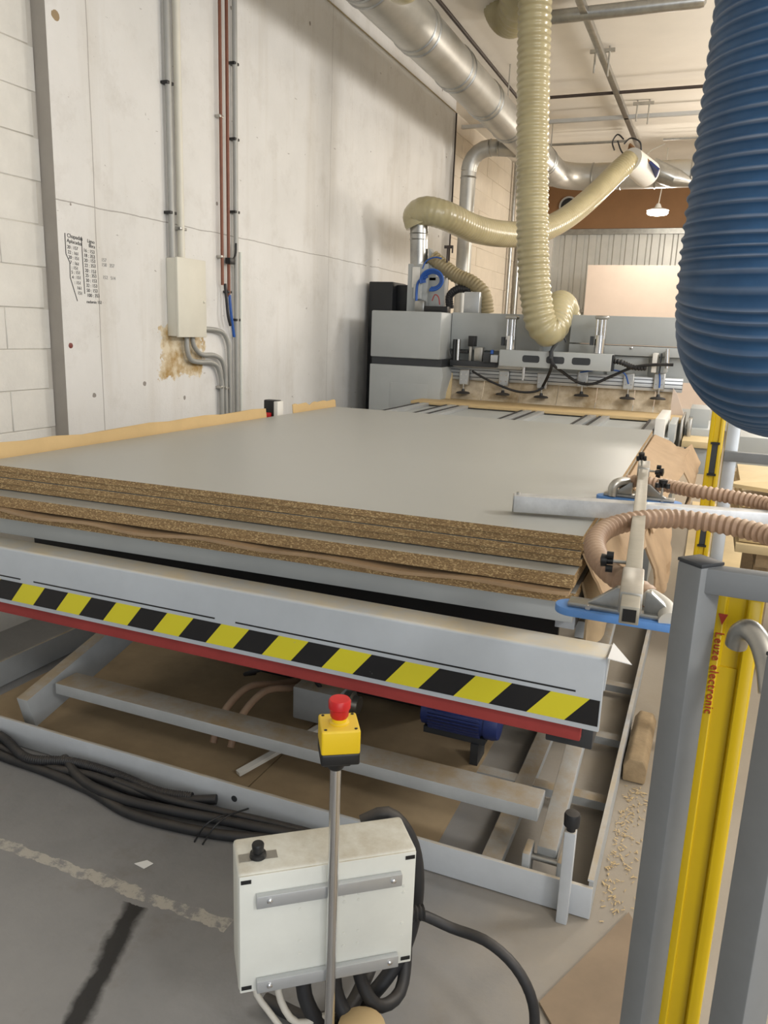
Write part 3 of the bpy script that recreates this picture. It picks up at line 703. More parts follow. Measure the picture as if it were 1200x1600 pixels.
def pad(c, lx, ly, side, name='suction_pad'):
    """long suction pad along X under the cross tube"""
    o = MB(); k = 10; pts = []
    for s_, a0 in ((1, -90), (-1, 90)):
        for i in range(k+1):
            a = math.radians(a0 + 180*i/k); pts.append(c + Vector((s_*(lx-ly) + ly*math.cos(a), ly*math.sin(a), 0)))
    o.prism(pts, (0, 0, .016)); o = o.build(name, 'blue_pad', vl, bevel=.003)
    MB().box(c.x-lx*.82, c.x+lx*.82, c.y-ly*.62, c.y+ly*.62, c.z+.016, c.z+.026).build('pad_plate', 'galvanised', o, bevel=.002)
    for sx in (-1, 1):
        MB().prism([c + Vector((sx*.022, ly*.3, .026)), c + Vector((sx*.085, ly*.3, .026)), c + Vector((sx*.07, ly*.3, .036)), c + Vector((sx*.032, ly*.3, .066)), c + Vector((sx*.022, ly*.3, .066))], (0, -ly*.6, 0)).build('pad_bracket', 'galvanised', o, bevel=.001)
        MB().lathe(c + Vector((sx*lx*.55, -ly*.62, .021)), [(.005, 0), (.005, .004)], 12, (0, -1, 0)).build('pad_bolt', 'chrome', o)
    return o
pn = atz(978, 962, 1.055); pad(Vector((pn.x+.01, pn.y+.01, 1.042)), .148, .034, 1)
pf = atz(1000, 782, 1.06); pad(Vector((pf.x-.005, pf.y, 1.0505)), .135, .034, 1)
G = 'brown suction hoses of the lifter'
ho = hose('suction_hose', 'hose_brown', [atz(968, 757, 1.10)] + [atz(*a) for a in ((985, 752, 1.115), (1030, 757, 1.115), (1090, 768, 1.12), (1140, 776, 1.12), (1200, 788, 1.12), (1290, 815, 1.13))], .0205, 'brown corrugated suction hose leading to the far suction pad', 'hose', G, (.0165, .10), 18)
e1 = atz(958, 765, 1.09)
MB().tube([Vector((e1.x, e1.y, 1.07)), Vector((e1.x, e1.y, 1.10)), Vector((e1.x+.012, e1.y+.01, 1.113)), atz(985, 752, 1.115)], .0155, 18, .006).build('hose_elbow', 'steel', vl)
ho = hose('suction_hose', 'hose_brown', [atz(*a) for a in ((1300, 872, 1.13), (1200, 836, 1.13), (1130, 820, 1.13), (1060, 811, 1.13), (1005, 812, 1.13), (958, 822, 1.12), (933, 840, 1.11), (932, 866, 1.10), (955, 895, 1.09), (990, 918, 1.08), (1015, 935, 1.075))], .0235, 'brown corrugated suction hose looping round to the near suction pad', 'hose', G, (.0185, .09), 18)
MB().tube([atz(1008, 930, 1.077), atz(1030, 944, 1.074), atz(1041, 955, 1.070), atz(1046, 972, 1.062)], .020, 18, .006).build('hose_elbow', 'white_cable', vl)
# blue lift tube
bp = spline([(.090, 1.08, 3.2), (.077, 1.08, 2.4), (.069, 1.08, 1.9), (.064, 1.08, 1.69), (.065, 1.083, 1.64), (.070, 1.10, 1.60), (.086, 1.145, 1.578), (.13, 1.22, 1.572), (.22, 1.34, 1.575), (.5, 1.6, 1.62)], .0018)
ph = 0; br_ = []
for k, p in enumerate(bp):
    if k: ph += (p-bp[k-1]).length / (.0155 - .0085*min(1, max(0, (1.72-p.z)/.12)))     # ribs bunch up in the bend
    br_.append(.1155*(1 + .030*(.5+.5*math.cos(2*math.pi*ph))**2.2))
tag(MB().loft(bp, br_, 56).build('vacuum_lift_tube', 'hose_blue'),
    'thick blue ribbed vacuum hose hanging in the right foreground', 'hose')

# ================================================================== PANEL SAW
sw = thing('panel_saw', (-1.2, 6.9, 0), 'grey beam panel saw across the far end of the boards', 'panel saw')
CY = 6.45
cabd = MB().prism([(-2.80, CY, .02), (-2.13, CY, .02), (-2.13, CY, .95), (-2.135, CY, 1.05), (-2.115, CY, 1.2), (-2.13, CY, 1.272), (-2.80, CY, 1.272)], (0, .8, 0)).build('cabinet_lower', 'machine_grey', sw, bevel=.006)
B(-2.60, -2.25, CY-.003, CY, .75, 1.12).build('access_panel', 'machine_grey', cabd, bevel=.001)
B(-2.79, -2.14, CY+.02, CY+.8, 1.272, 1.335).build('cabinet_band', 'dark_band', sw)
B(-2.80, -2.155, CY, CY+.8, 1.335, 1.73).build('cabinet_upper', 'machine_grey', sw, bevel=.012)
B(-3.05, -2.81, 6.95, 7.3, .02, 2.0).build('side_housing', 'black_panel', sw, bevel=.01)
B(-2.81, -2.66, 7.05, 7.3, 1.73, 1.98).build('side_housing', 'black_panel', sw, bevel=.01)
HY = 6.72
a = at(690, 487, HY); b_ = at(835, 546, HY)
B(-2.15, -1.36, HY, 7.25, 1.425, 1.737).build('hood_panel', 'machine_grey', sw, bevel=.006)
B(-1.12, -.10, HY, 7.25, 1.52, 1.745).build('hood_panel', 'machine_grey', sw, bevel=.006)
B(-1.12, -.10, HY, 7.25, 1.435, 1.512).build('hood_panel', 'machine_grey', sw, bevel=.004)
B(-1.36, -1.12, HY+.14, 7.25, 1.42, 1.70).build('hood_recess', 'machine_grey', sw)
B(-2.15, -.10, HY+.09, 7.2, 1.24, 1.43).build('saw_beam', 'machine_grey', sw)
B(-.80, -.48, HY+.05, HY+.09, 1.27, 1.43).build('cover_plate', 'machine_grey', sw, bevel=.003)
MB().lathe((-.62, HY, 1.50), [(.012, 0), (.012, .012), (.004, .015)], 12, (0, -1, 0)).build('hood_knob', 'chrome', sw)
# dust lining strips (curved) below the guide rail
LX = [-2.15, -1.83, -1.50, -1.18, -.86, -.56, -.40, -.265]
for i in range(len(LX)-1):
    x0, x1 = LX[i]+.003, LX[i+1]-.003; b = MB(); K = 7; P_ = []
    for k in range(K+1):
        t = k/K; P_.append((6.665 + .085*(1-(1-t)**2), .99 + .23*t))
    pts = [(x0, y, z) for y, z in P_] + [(x0, y+.012, z) for y, z in P_[::-1]]
    b.prism(pts, (x1-x0, 0, 0)).build('lining_strip', 'stained_lining', sw)
MB().prism([(-2.15, 6.6, .985), (-2.09, 6.6, .985), (-2.11, 6.7, 1.22), (-2.15, 6.7, 1.22)], (0, .02, 0)).build('lining_edge', 'pale_ply', sw)
MB().prism([(-.265, 6.55, .985), (-.15, 6.55, .985), (-.23, 6.62, 1.16), (-.265, 6.66, 1.2)], (0, .02, 0)).build('lining_edge', 'pale_panel', sw)
# aluminium guide rail
gr = B(-2.15, -.2, 6.70, 6.78, 1.165, 1.275).build('guide_rail', 'alu', sw, bevel=.004)
for z in (1.19, 1.222, 1.25): B(-2.15, -.2, 6.6975, 6.701, z, z+.006).build('rail_groove', 'dark_band', gr)
B(-2.1, -1.5, 6.66, 6.78, 1.278, 1.305).build('rail_cover', 'white_paint', sw, bevel=.004)
for i, (px, py) in enumerate(((725, 590), (787, 592), (847, 596), (910, 593), (982, 597), (1030, 597))):
    c = at(px, py, 6.66)
    bkt = B(c.x-.042, c.x+.042, 6.655, 6.695, c.z-.065, c.z+.07).build('cup_bracket', 'steel', sw, bevel=.003)
    B(c.x-.036, c.x+.036, 6.652, 6.655, c.z-.055, c.z+.06).build('bracket_plate', 'alu', bkt)
    for sx in (-.022, .022):
        for sz in (-.02, .03): MB().lathe((c.x+sx, 6.652, c.z+sz), [(.006, 0), (.006, .004)], 10, (0, -1, 0)).build('bolt', 'chrome', bkt)
    MB().cyl((c.x+.005, 6.64, c.z-.10), (c.x+.005, 6.64, c.z-.05), .007).build('cup_stem', 'steel', bkt)
    MB().lathe((c.x+.005, 6.64, c.z-.135), [(.060, 0), (.061, .006), (.050, .014), (.016, .020), (.011, .04)], 24).build('suction_cup', 'black_rubber', bkt)
# carriage
cg = MB(); x0, x1, z0, z1 = -1.635, -.735, 1.312, 1.445
slots = [(-1.44, -1.30), (-1.245, -1.10), (-1.04, -.895)]
cg.box(x0, x1, 6.44, 6.60, z0, z1)
co = cg.build('saw_carriage', 'machine_grey', sw, bevel=.005)
for s0, s1 in slots:
    k = MB(); pts = []; r = .018; zc0, zc1 = 1.352, 1.408
    for cx_, cz_, a0 in ((s1-r, zc1-r, 0), (s0+r, zc1-r, 90), (s0+r, zc0+r, 180), (s1-r, zc0+r, 270)):
        for i in range(5): a = math.radians(a0+90*i/4); pts.append((cx_+r*math.cos(a), 6.4385, cz_+r*math.sin(a)))
    k.prism(pts, (0, .004, 0)).build('slot', 'dark_band', co)
B(-.735, -.725, 6.45, 6.59, 1.315, 1.44).build('end_plate', 'black_panel', co)
for px in (797, 936):
    c = at(px, 550, 6.52); t = at(px, 493, 6.52)
    cy = MB(); cy.cyl((c.x, 6.52, c.z-.01), (c.x, 6.52, c.z+.13), .042, n=24); cy = cy.build('lift_cylinder', 'chrome', sw)
    for dx in (-.03, .03): MB().cyl((c.x+dx, 6.50, c.z+.1), (c.x+dx, 6.50, t.z-.01), .011).build('cylinder_rod', 'chrome', cy)
    MB().cyl((c.x, 6.53, c.z+.12), (c.x, 6.53, t.z-.02), .02).build('cylinder_rod', 'chrome', cy)
    B(c.x-.05, c.x+.05, 6.47, 6.57, t.z-.03, t.z).build('cylinder_head', 'steel', cy, bevel=.012)
    B(c.x-.075, c.x-.05, 6.49, 6.53, c.z+.05, c.z+.12).build('valve', 'dark_band', cy)
MB().cyl((-1.45, 6.56, 1.2), (-1.45, 6.56, 1.32), .01).build('guide_pin', 'chrome', sw)
MB().cyl((-1.43, 6.5, 1.22), (-1.43, 6.5, 1.31), .007).build('guide_pin', 'chrome', sw)
# clamp and sensor mechanism on the left
mx = lambda px, py, Y_=6.6: at(px, py, Y_)
def mbx(px0, py0, px1, py1, y0, y1, m, name, bevel=.003):
    a, b = mx(px0, py1, y0), mx(px1, py0, y0); return B(a.x, b.x, y0, y1, a.z, b.z).build(name, m, sw, bevel=bevel)
mbx(703, 566, 775, 571, 6.58, 6.68, 'dark_band', 'clamp_base'); mbx(740, 543, 754, 566, 6.62, 6.68, 'steel', 'clamp_plate')
mbx(731, 525, 742, 541, 6.58, 6.66, 'black_plastic', 'sensor_head'); mbx(732, 540, 737, 566, 6.6, 6.65, 'steel', 'sensor_post')
for px in (709, 715): 
    a, b = mx(px, 564), mx(px, 530); MB().cyl((a.x, 6.6, a.z), (a.x, 6.6, b.z), .017, n=16).build('air_cylinder', 'black_plastic' if px == 709 else 'chrome', sw)
mbx(718, 548, 731, 552, 6.6, 6.64, 'black_plastic', 'clamp_arm'); mbx(766, 555, 778, 566, 6.5, 6.56, 'alu', 'valve_block'); mbx(754, 553, 766, 566, 6.55, 6.66, 'dark_band', 'valve_block')
p = mx(772, 551); MB().lathe((p.x, 6.53, p.z-.01), [(.014, 0), (.014, .03), (.006, .034)], 14).build('air_fitting', 'pipe_blue', sw)
MB().tube([mx(703, 545), mx(706, 556), mx(716, 562), mx(745, 566), mx(765, 566)], .006).build('energy_chain', 'black_rubber', sw)
# right mechanism
mbx(1017, 552, 1028, 582, 6.55, 6.7, 'white_paint', 'valve_block'); mbx(1029, 552, 1034, 584, 6.56, 6.66, 'dark_band', 'sensor_post'); mbx(1036, 548, 1046, 582, 6.55, 6.7, 'alu', 'valve_block')
a, b = mx(1043, 575), mx(1044, 545); MB().cyl((a.x, 6.54, a.z), (b.x, 6.54, b.z), .014).build('air_cylinder', 'chrome', sw)
# table in front of the saw
tb = MB(); B(-2.25, -.20, 4.97, 6.20, .93, .965).build('feed_table', 'machine_grey', sw, bevel=.003)
B(-2.2, -.22, 5.0, 6.2, 0.05, .93).build('table_base', 'machine_grey', sw)
B(-2.3, -.165, 6.18, 6.66, .975, 1.0).build('table_edge_board', 'mdf', sw, bevel=.003)
B(-2.25, -.165, 6.24, 7.2, .02, .974).build('saw_base', 'machine_grey', sw)
for i, x in enumerate((-2.16, -1.92, -1.82, -1.30, -1.20, -.80, -.70, -.34)):
    d_ = i in (0, 2, 4, 6)
    rl = B(x-.03, x+.025, 5.15 if d_ else 4.97, 6.175, .965, .992).build('roller_rail', 'alu', sw, bevel=.003)
    B(x-.045, x-.031, 5.15 if d_ else 4.97, 6.10, .966, .996).build('rail_side', 'black_rubber', rl)
    if not d_: MB().lathe((x-.02, 4.962, .992), [(.016, 0), (.016, .02)], 14, (0, 1, 0)).build('roller', 'white_paint', rl)
# right end blocks
def rb(px0, py0, px1, py1, y0, y1, m, name, bevel=.004):
    a, b = at(px0, py1, y0), at(px1, py0, y0); return B(a.x, b.x, y0, y1, a.z, b.z).build(name, m, sw, bevel=bevel)
rb(1020, 655, 1040, 690, 5.2, 5.9, 'white_paint', 'end_block'); rb(1041, 663, 1056, 695, 5.3, 5.8, 'machine_grey', 'end_block'); rb(1058, 655, 1068, 705, 5.6, 6.2, 'steel', 'end_bracket')
rb(1071, 655, 1082, 690, 5.8, 6.3, 'steel', 'end_bracket'); rb(1075, 640, 1110, 672, 6.0, 6.4, 'machine_grey', 'end_cover')
rb(1066, 672, 1112, 695, 5.9, 6.6, 'machine_grey', 'side_cabinet'); rb(1064, 698, 1112, 738, 5.6, 6.5, 'machine_grey', 'side_cabinet'); rb(1064, 692, 1112, 698, 5.55, 6.5, 'pale_ply', 'side_shelf')
rb(1140, 690, 1260, 730, 6.4, 7.2, 'machine_grey', 'side_cabinet')
# extraction column on the cabinet
cl = at(652, 480, 7.0)
ex = thing('extraction_column', (cl.x, 7.0, 1.73), 'grey extraction duct column standing on the saw cabinet', 'duct')
a, b = at(635, 480, 6.95), at(666, 480, 6.95)
B(a.x, b.x, 6.95, 7.12, 1.732, 2.16).build('column_box', 'machine_grey', ex, bevel=.006)
cx_ = (a.x+b.x)/2
MB().cyl((cx_-.02, 7.03, 2.14), (cx_-.035, 7.03, 2.52), .083, n=28).build('column_pipe', 'galvanised', ex)
for z in (2.42, 2.37): MB().lathe((cx_-.033, 7.03, z), [(.083, 0), (.088, .005), (.083, .01)], 28).build('pipe_bead', 'galvanised', ex)
B(b.x-.01, b.x+.15, 7.0, 7.1, 1.732, 2.05).build('filter_box', 'machine_grey', ex, bevel=.006)
MB().prism([(b.x-.02, 7.0, 2.02), (b.x+.06, 7.0, 2.02), (b.x+.06, 7.0, 2.2), (b.x-.02, 7.0, 2.3)], (0, .1, 0)).build('branch_duct', 'machine_grey', ex)
B(a.x+.05, a.x+.12, 6.93, 6.95, 1.95, 2.13).build('switch_box', 'white_paint', ex, bevel=.004)
B(a.x+.08, a.x+.15, 6.90, 6.95, 1.85, 1.98).build('valve_box', 'machine_grey', ex, bevel=.004)
B(a.x+.1, a.x+.2, 6.88, 6.95, 1.732, 1.84).build('pressure_pot', 'galvanised', ex, bevel=.02)
B(a.x+.2, a.x+.42, 6.88, 6.98, 1.732, 1.79).build('terminal_strip', 'black_plastic', ex, bevel=.004)
p = at(700, 392, 6.98); 
bk = MB(); bk.box(p.x-.03, p.x+.05, 6.96, 6.98, p.z+.02, p.z+.045); bk.cyl((p.x, 6.97, p.z-.1), (p.x, 6.97, p.z+.03), .009); bk.cyl((p.x+.045, 6.97, p.z-.02), (p.x+.045, 6.97, p.z+.03), .007); bk.build('damper_handle', 'dark_pipe', ex)
G = 'blue air lines'
for k in range(4):
    c = at(681, 438, 6.9); r = .075 + .011*k
    MB().tube([c + Vector((r*math.cos(t)-.03, -.01*k, r*.85*math.sin(t))) for t in [math.radians(200 - 25*i) for i in range(13)]], .009, 10).build('air_line_coil', 'pipe_blue', ex)
MB().tube([at(651, 480, 6.9), at(651, 455, 6.9), at(654, 440, 6.9), at(668, 432, 6.88)], .012, 10).build('air_line', 'pipe_blue', ex)
MB().tube([at(660, 420, 6.9), at(666, 408, 6.9), at(680, 402, 6.9), at(690, 404, 6.9)], .006, 8).build('air_line', 'pipe_blue', ex)
MB().tube([at(675, 470, 6.88), at(680, 460, 6.88), at(685, 464, 6.88), at(687, 476, 6.88)], .005, 8).build('air_line', 'red_strip', ex)
a, b = at(724, 482, 6.9), at(743, 456, 6.9)
B(a.x, b.x+.04, 6.9, 7.0, 1.74, b.z).build('junction_box', 'alu', ex, bevel=.005)
MB().tube([at(703, 482, 7.0), at(703, 462, 7.0), at(715, 452, 7.0), at(736, 452, 7.02)], .035, 16, .02, (.02, .05)).build('black_conduit', 'black_rubber', ex)
hose('branch_hose', 'hose_dark', [at(676, 402, 7.02), at(688, 412, 7.02), at(712, 430, 7.02), at(738, 442, 7.02), at(756, 460, 7.03), at(761, 490, 7.04)], .064, 'ribbed beige branch hose bending down beside the extraction column', 'hose', 'beige extraction hoses', (.03, .05), 22)
# cables hanging along the saw
def cab(pts, r, label, m='black_rubber'): hose('machine_cable', m, [at(*p) for p in pts], r, label, 'cable', 'cables along the saw', n=8)
cab([(738, 580, 6.63), (755, 590, 6.6), (780, 602, 6.58), (810, 612, 6.58), (835, 612, 6.58), (850, 605, 6.6)], .010, 'black cable drooping in front of the left suction cups')
cab([(862, 548, 6.42), (864, 568, 6.42), (880, 582, 6.5), (905, 598, 6.6), (925, 600, 6.6), (955, 588, 6.6), (990, 574, 6.55), (1020, 570, 6.52), (1052, 570, 6.5)], .012, 'black cable sagging from the carriage to the right end of the saw')
cab([(860, 548, 6.42), (862, 570, 6.42), (856, 588, 6.5), (848, 604, 6.62)], .012, 'black cable dropping from the carriage to the middle suction cup')
cab([(880, 520, 6.6), (870, 535, 6.45), (862, 548, 6.41), (860, 560, 6.41)], .014, 'dark cable bundle running down from the hose pipe to the carriage', 'dark_band')
cab([(885, 535, 6.6), (876, 515, 6.6), (884, 505, 6.65)], .006, 'thin dark cable looped beside the metal hose pipe')
cab([(905, 582, 6.66), (940, 578, 6.6), (975, 583, 6.6), (982, 600, 6.62)], .006, 'thin blue air line reaching the fifth suction cup', 'pipe_blue')
cab([(1030, 580, 6.62), (1031, 595, 6.62), (1030, 606, 6.62)], .006, 'thin blue air line at the rightmost suction cup', 'pipe_blue')
hose('energy_chain', 'black_rubber', [at(957, 564, 6.5), at(970, 566, 6.5), at(990, 574, 6.55), (at(1010, 575, 6.55))], .02, 'black ribbed energy chain at the right end of the carriage', 'cable', None, (.022, .15), 10)

# ================================================================== HOSES AND DUCTS OVERHEAD
G = 'beige extraction hoses'
H = .122
hose('extraction_hose', 'hose_cream', [at(840, -160, 6.42), at(836, 0, 6.4), at(833, 150, 6.4), at(832, 300, 6.38), at(833, 400, 6.36), at(837, 460, 6.36), at(846, 506, 6.38), at(856, 517, 6.42), at(866, 508, 6.5), at(871, 488, 6.62), at(875, 478, 6.78), at(881, 484, 6.92), at(884, 500, 6.97), at(885, 512, 6.98)], H, 'long beige ribbed hose hanging in a loop in front of the saw', 'hose', G, (.05, .045), 26)
a = at(888, 545, 6.98); b = at(885, 497, 6.98)
tag(MB().cyl((b.x, 6.98, a.z-.02), (b.x, 6.98, b.z), .105, n=28).build('metal_hose_pipe', 'galvanised'), 'short metal pipe stub on the saw that takes the hanging hose', 'pipe')
hose('extraction_hose', 'hose_cream', [(cx_-.035, 7.03, 2.50), at(651, 338, 7.02), at(664, 330, 7.0), at(690, 335, 7.05), at(740, 357, 7.5), at(790, 366, 8.1), at(840, 362, 8.8), at(885, 340, 9.4), at(930, 303, 10.0), at(965, 268, 10.4), at(985, 250, 10.55)], .125, 'beige hose swinging from the extraction column up to the ceiling duct', 'hose', G, (.04, .012), 26)
hose('extraction_hose', 'hose_cream', [at(776, -90, 7.3), at(778, -20, 7.25), at(788, 18, 7.1), at(803, 25, 6.9), at(812, 0, 6.7), at(815, -80, 6.6)], .15, 'beige hose loop hanging at the top beside the long hose', 'hose', G, (.05, .045), 26)
hose('extraction_hose', 'hose_cream', [at(612, -100, 4.9), at(617, -45, 4.85), at(630, -18, 4.8), at(645, -45, 4.75), at(648, -110, 4.7)], .085, 'beige hose loop just showing at the top edge over the wall duct', 'hose', G, (.05, .045), 26)
DX, DZ, DR = -2.27, 3.70, .172
du = thing('main_duct', (DX, 7, DZ-DR), 'large round galvanised duct running along the left wall under the ceiling', 'duct')
MB().cyl((DX, 1.5, DZ), (DX, 11.2, DZ), DR, n=40).build('duct_pipe', 'duct_metal', du)
y = 2.2
while y < 11.2:
    for dy in (-.05, .05): MB().lathe((DX, y+dy, DZ), [(DR, -.012), (DR+.009, -.006), (DR+.009, .006), (DR, .012)], 40, (0, 1, 0)).build('duct_seam', 'galvanised', du)
    y += .92
MB().loft([Vector((DX+.45-.45*math.cos(t), 11.2+.45*math.sin(t), DZ)) for t in [math.radians(15*i) for i in range(7)]], [DR]*7, 40).build('duct_elbow', 'duct_metal', du)
EX = DX+.45; EY = 11.65
MB().cyl((EX, EY, DZ), (2.5, EY, DZ), DR, n=40).build('duct_pipe', 'duct_metal', du)
for x in (EX, -1.55, -1.45, -1.0, -.55, -.45):
    MB().lathe((x, EY, DZ), [(DR, -.012), (DR+.009, -.006), (DR+.009, .006), (DR, .012)], 40, (1, 0, 0)).build('duct_seam', 'galvanised', du)
MB().loft([(-1.05, 11.55, 3.75), (-.75, 11.50, 3.62), (-.5, 11.6, 3.58)], [.14, .12, .06], 20).build('branch_cone', 'galvanised', du)
for yy in (6.0, 8.5, 10.8): MB().cyl((DX+.02, yy, DZ+DR), (DX+.02, yy, 4.22), .007, n=8).build('hanger_rod', 'steel', du)
VX, VY = -2.87, 9.3
vd = thing('riser_duct', (VX, VY, 0), 'narrow galvanised riser duct by the wall with an elbow into the main duct', 'duct')
MB().cyl((VX, VY, .05), (VX, VY, 3.38), .088, n=28).build('duct_pipe', 'duct_metal', vd)
MB().lathe((VX, VY, 3.3), [(.088, 0), (.095, .01), (.088, .02)], 28).build('duct_seam', 'galvanised', vd)
ang = [math.radians(18*i) for i in range(6)]
MB().loft([Vector((VX+.24-.24*math.cos(t), VY, 3.38+.24*math.sin(t))) for t in ang], [.092]*6, 28).build('duct_elbow', 'duct_metal', vd)
MB().loft([(VX+.24, VY, 3.62), (VX+.36, VY+.03, 3.62), (DX-.1, VY+.22, 3.64)], [.09]*3, 28).build('duct_pipe', 'duct_metal', vd)
for x in (VX+.25, VX+.34): MB().lathe((x, VY, 3.62), [(.09, -.01), (.097, 0), (.09, .01)], 28, (1, 0, 0)).build('duct_seam', 'galvanised', vd)
wp = atx(800, 300, -3.28)
tag(MB().cyl((-3.24, wp.y, 0), (-3.24, wp.y, 4.2), .03, n=14).build('wall_pipe', 'galvanised'), 'thin galvanised wall pipe in the far left recess, nearer one', 'pipe', 'pipes in the far recess')
tag(MB().cyl((-3.24, wp.y+.55, 0), (-3.24, wp.y+.55, 4.2), .045, n=14).build('wall_pipe', 'galvanised'), 'galvanised wall pipe in the far left recess, thicker farther one', 'pipe', 'pipes in the far recess')
# damper box at the ceiling
dp = thing('damper_box', at(1000, 255, 10.6), 'tilted damper plate with white funnel where the hose meets the duct', 'damper')
c = at(998, 258, 10.62); Ud = Vector((.75, 0, -.62)).normalized(); Vd = Vector((.2, -.95, .2)); Wd = Ud.cross(Vd).normalized(); Vd = Wd.cross(Ud)
MB().obox(c + Vector((.03, .1, .06)), Ud, Vd, Wd, .24, .14, .012).build('damper_plate', 'brown_board', dp, bevel=.004)
MB().obox(c + Vector((.03, .1, .06)) + Ud*.17, Ud, Vd, Wd, .075, .142, .014).build('damper_label', 'motor_blue', dp)
MB().cyl(at(985, 250, 10.52), at(1012, 272, 10.9), .15, .16, 28).build('funnel', 'white_paint', dp)
for i, pts in enumerate((((960, 235, 10.4), (957, 222, 10.4), (965, 210, 10.4), (975, 218, 10.4)), ((975, 225, 10.5), (985, 216, 10.5), (1000, 222, 10.5), (1002, 235, 10.55)), ((965, 220, 10.5), (972, 238, 10.5), (982, 245, 10.5)))):
    hose('ceiling_cable', 'black_rubber', [at(*p) for p in pts], .009, ['dark cable end sticking up above the damper box', 'thin cable arching over the damper box', 'thin cable running down to the damper box'][i], 'cable', 'cables at the damper', n=8)
# ceiling services
def ct_(o, label, cat='ceiling bar', group='bars and pipes under the ceiling'): return tag(o, label, cat, group)
rl = MB(); rl.box(-1.315, -1.255, 2.0, 12.1, 4.08, 4.13)
ct_(rl.build('ceiling_rail', 'galvanised', bevel=.004), 'long galvanised rail running lengthwise under the ceiling', 'rail')
ct_(MB().tube([(-2.33, 2, 4.1), (-2.33, 9.1, 4.1), (-2.33, 9.25, 4.1), (-2.28, 9.3, 4.1), (-2.2, 9.3, 4.1), (3, 9.3, 4.1)], .017, 10, .1).build('ceiling_pipe', 'dark_pipe'), 'dark pipe along the ceiling that turns across the hall', 'pipe')
ct_(B(-3.3, 4, 10.28, 10.33, 4.08, 4.12).build('ceiling_bar', 'alu'), 'pale bar crossing the ceiling behind the dark pipe')
ct_(MB().cyl((-2.6, 11.5, 4.1), (-1.4, 11.5, 4.1), .017, n=10).build('ceiling_pipe', 'galvanised'), 'short thin pipe crossing the ceiling near the damper box', 'pipe')
ct_(MB().cyl((-.95, 11.6, 4.12), (3, 11.6, 4.12), .014, n=10).build('ceiling_pipe', 'galvanised'), 'thin cable pipe crossing the ceiling above the hanging lamp', 'pipe')
ct_(MB().cyl((-3.08, 2, 4.03), (-3.08, 9.36, 4.03), .006, n=8).build('wall_cable', 'hose_dark'), 'thin cable along the top of the left wall', 'cable')
ct_(MB().tube([(-3.08, 9.38, 4.03), (-3.08, 9.385, 3.9), (-3.08, 9.38, .5)], .010, 8, .1).build('wall_cable', 'dark_pipe'), 'dark cable running down the far end of the left wall', 'cable')
bt = MB(); bt.loft([(-2.0, 7.08, 4.1), (-.42, 7.08, 4.1), (-.39, 7.08, 4.1), (-.375, 7.08, 4.1)], [.052, .052, .045, .02], 20)
ct_(bt.build('ceiling_batten', 'galvanised'), 'grey tube-shaped batten under the ceiling with a rounded end', 'batten')
for k, (x, y) in enumerate(((-1.37, 8.25), (-1.15, 10.1))):
    hg = thing('ceiling_hanger', (x, y, 4.0), ['steel hanger beside the rail in front of the dark pipe', 'steel hanger beside the rail behind the pale bar'][k], 'hanger', 'rail hangers')
    for dx in (0, .13): MB().cyl((x+dx, y, 3.96 if dx else 4.0), (x+dx, y, 4.22), .009, n=8).build('hanger_rod', 'steel', hg)
    B(x-.05, x+.18, y-.015, y+.015, 4.17, 4.2).build('hanger_plate', 'steel', hg)
# hanging lamp
lp = at(1028, 327, 12.6)
la = thing('hanging_lamp', (lp.x, lp.y, lp.z-.06), 'lit bare hanging lamp in front of the brown board wall', 'lamp')
MB().tube([(lp.x, lp.y, lp.z+.06), (lp.x+.03, lp.y, lp.z+.4), (lp.x+.05, lp.y, 4.22)], .008, 8).build('lamp_cord', 'white_cable', la)
MB().lathe((lp.x, lp.y, lp.z-.02), [(.02, .1), (.035, .08), (.05, .04), (.15, .01), (.155, 0), (.14, 0)], 24).build('lamp_shade', 'white_paint', la)
MB().lathe((lp.x, lp.y, lp.z-.085), [(.06, 0), (.13, .012), (.15, .035), (.14, .055), (.03, .066)], 20).build('bulb', 'glow', la)
pl = bpy.data.lights.new('lamp_glow', 'POINT'); pl.energy = 45; pl.color = (1, .92, .8); pl.shadow_soft_size = .08
po = bpy.data.objects.new('lamp_glow', pl); COL.objects.link(po); place(po, Vector((lp.x, lp.y-.02, lp.z-.16)), la)
hose('ceiling_cable', 'white_cable', [(lp.x+.05, lp.y-.6, 4.15), (lp.x-.15, lp.y-.6, 4.05), (lp.x-.2, lp.y-.6, 3.85), (lp.x-.05, lp.y-.6, 3.8), (lp.x+.1, lp.y-.6, 3.9)], .008, 'thin pale cable looped beside the lamp cord', 'cable', 'cables at the damper', n=8)
sk = at(888, 322, 15.25)
vh = thing('wall_fan', (sk.x, 15.25, sk.z-.2), 'small dark round opening with pale rim in the brown board wall', 'vent')
MB().lathe((sk.x, 15.3, sk.z), [(.17, 0), (.17, .05), (.14, .055), (.14, .02)], 24, (0, -1, 0)).build('rim', 'alu', vh)
MB().lathe((sk.x, 15.3, sk.z), [(.14, 0), (.14, .03), (.03, .04), (.0, .04)], 24, (0, -1, 0)).build('opening', 'black_panel', vh)
a, b = at(919, 414, 13.5), at(1065, 414, 13.5)
tag(B(a.x, a.x+2.4, 13.5, 13.54, .5, a.z).build('leaning_panel', 'pale_panel'), 'large pale beige panel standing upright behind the saw', 'panel')
tag(B(a.x+.1, a.x+2.3, 13.4, 14.0, 0, .5).build('panel_trolley', 'machine_grey', bevel=.01), 'low grey trolley under the upright beige panel', 'trolley')

